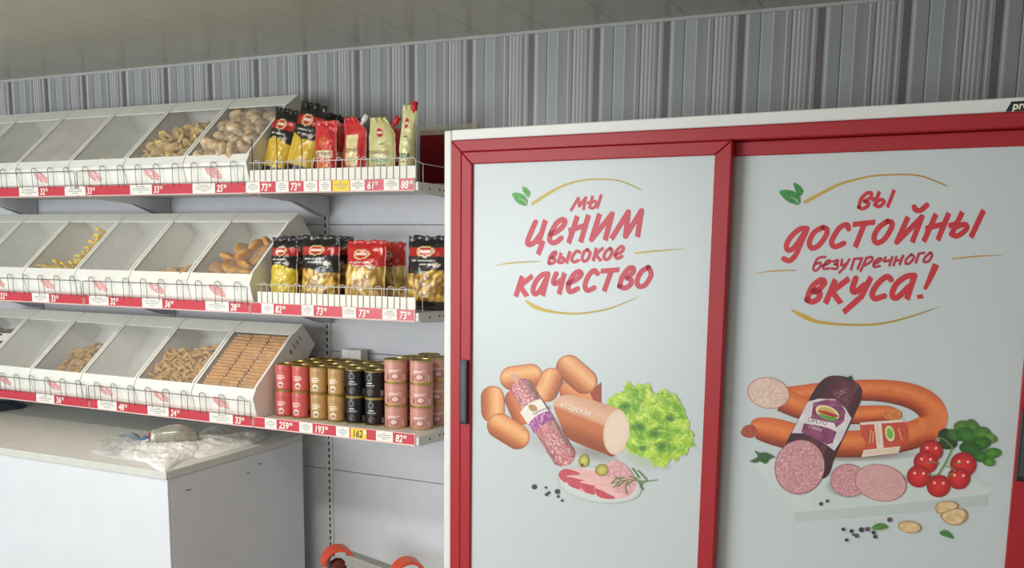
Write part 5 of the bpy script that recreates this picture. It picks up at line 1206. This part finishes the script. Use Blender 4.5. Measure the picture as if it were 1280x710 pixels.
B.fan('label_print', z4([(325, 300), (440, 320), (490, 345), (470, 400), (440, 408), (395, 386), (310, 345)]), lambda x, y, f: mixc((112, 40, 78), (150, 80, 116), vnoise(x * .2, y * .2, 5)), closed=False)
B.fan('crest_print', z4(ell(443, 248, 62, 34, 22)), lambda x, y, f: mixc((206, 168, 90), (236, 222, 180), np.clip((f - .7) * 5, 0, 1)))
B.fan('crest_print', z4([(392, 236), (440, 240), (498, 262), (480, 270), (420, 252)]), flat((176, 52, 44))); B.fan('crest_print', z4([(398, 252), (440, 262), (494, 275), (470, 290), (415, 272)]), flat((96, 156, 56)))
B.fan('label_print', z4([(345, 272), (480, 300), (488, 335), (340, 296)]), flat((228, 216, 220), .03), closed=False)
tl(B, 'ОРЕХО', z4([(342, 290)])[0], z4([(438, 312)])[0], 5.6, (92, 40, 66)); tl(B, 'Сорбе', z4([(345, 320)])[0], z4([(412, 343)])[0], 4.6, (226, 200, 212), .3)
def cut(x, y, f):
    c = mixc((178, 112, 122), (206, 150, 154), vnoise(x * .7, y * .7, 12)); c = mixc(c, (232, 190, 188), np.clip((vnoise(x * 1.2, y * 1.2, 3) - .62) * 5, 0, 1)); return mixc(c, (110, 50, 56), np.clip((f - .955) * 22, 0, 1))
B.fan('sausage_cut_print', z4(ell(303, 522, 127, 140, 14)), cut, dens=1.3)
B.fan('sausage_slice_print', z2(ell(396, 422, 61, 54, 12)), cut, dens=1.3); B.fan('sausage_slice_print', z2(ell(502, 430, 86, 60, 12)), lambda x, y, f: mixc(mixc((202, 146, 146), (220, 172, 168), vnoise(x * .6, y * .6, 14)), (124, 60, 60), np.clip((f - .96) * 24, 0, 1)), dens=1.2)
def leafs(cx, cy, rx, ry, rot, g): B.fan('greens_print', z5(ell(cx, cy, rx, ry, rot, 16)), lambda x, y, f: mixc(g, tuple(c * .6 for c in g), np.clip(f * .7 + .5 * vnoise(x * .5, y * .5, 3) - .3, 0, 1)))
for q in ((510, 350, 40, 34, 0, (34, 66, 28)), (520, 395, 50, 30, 0, (36, 76, 30)), (590, 300, 40, 26, -15, (96, 140, 56)), (560, 350, 44, 30, 20, (66, 124, 44)), (650, 310, 46, 32, 60, (86, 138, 54)), (620, 350, 60, 40, 15, (60, 122, 40)), (700, 340, 46, 34, 10, (84, 142, 50)), (740, 365, 40, 24, 20, (112, 164, 66)), (690, 395, 60, 34, -15, (56, 118, 38)), (750, 445, 50, 28, -5, (74, 142, 44)), (640, 420, 60, 36, 10, (44, 104, 36)), (735, 490, 34, 22, 10, (92, 154, 56)), (690, 460, 40, 30, 20, (60, 122, 40))): leafs(*q)
def tom(cx, cy):
    ux, uy = z2([(cx, cy)])[0]
    def f(x, y, fr_):
        c = mixc((216, 44, 44), (150, 18, 24), fr_ ** 2)
        for ox, oy in ((-5, -4), (6, -3.5)): c = mixc(c, (246, 214, 206), np.clip(2.2 - np.hypot(x - ux - ox, y - uy - oy), 0, 1) * .9)
        return c
    return f
for x, y, r in ((668, 325, 38), (650, 362, 40), (773, 370, 43), (758, 415, 38), (627, 408, 39), (692, 440, 39)): B.fan('tomato_print', z2(ell(x, y, r, r * .95)), tom(x, y))
B.strokes('tomato_stem_print', [(z5(p), w_, True) for p, w_ in (([(545, 415), (510, 490), (470, 555)], 1.0), ([(500, 510), (540, 520), (560, 540)], .6), ([(480, 500), (440, 490), (410, 500)], .6), ([(525, 575), (520, 560), (550, 550)], .6), ([(470, 555), (440, 560), (420, 552)], .6), ([(560, 500), (590, 495)], .6), ([(460, 380), (490, 365), (545, 410)], .7))], (120, 140, 66))
B.fan('basil_print', z4([(50, 492), (90, 470), (75, 440), (100, 450), (128, 448), (175, 470), (150, 482), (130, 505), (100, 492), (80, 500)]), flat((52, 96, 46), .25)); B.fan('pepper_print', z4([(528, 62), (545, 68), (562, 58), (568, 80), (550, 84), (535, 80)]), flat((40, 46, 36), .4))
B.fan('leaf_print', z6([(405, 348), (440, 318), (480, 314), (524, 340), (480, 360), (440, 362)]), flat((78, 128, 46), .15)); B.fan('leaf_print', z6([(900, 380), (925, 364), (960, 370), (985, 400), (1000, 424), (950, 412), (910, 398)]), flat((66, 124, 50), .15))
def garlic(x, y, f): return mixc(mixc((228, 208, 170), (206, 168, 112), vnoise(x * .3, y * .3, 6)), (150, 92, 50), np.clip((f - .8) * 5, 0, 1) * .7)
B.fan('garlic_print', z6(ell(680, 340, 84, 44, 8)), garlic); B.fan('garlic_print', z6([(868, 200), (890, 165), (950, 152), (1010, 160), (1035, 190), (980, 220), (890, 242)]), garlic); B.fan('garlic_print', z6([(905, 255), (950, 225), (1050, 205), (1098, 240), (1080, 300), (1010, 328), (940, 305)]), garlic)
for x, y, r, g in ((36, 172, 13, 0), (82, 152, 12, 1), (535, 288, 17, 1), (198, 357, 13, 0), (258, 370, 14, 0), (272, 396, 10, 0), (296, 404, 15, 1), (330, 360, 18, 0), (375, 356, 16, 1), (418, 380, 14, 0), (430, 410, 14, 0), (222, 434, 12, 0)):
    B.fan('peppercorn_print', z6(ell(x, y, r, r, 0, 14)), (lambda x, y, f: mixc((130, 80, 92), (84, 40, 52), f)) if g else (lambda x, y, f: mixc((74, 76, 84), (28, 30, 36), f)))
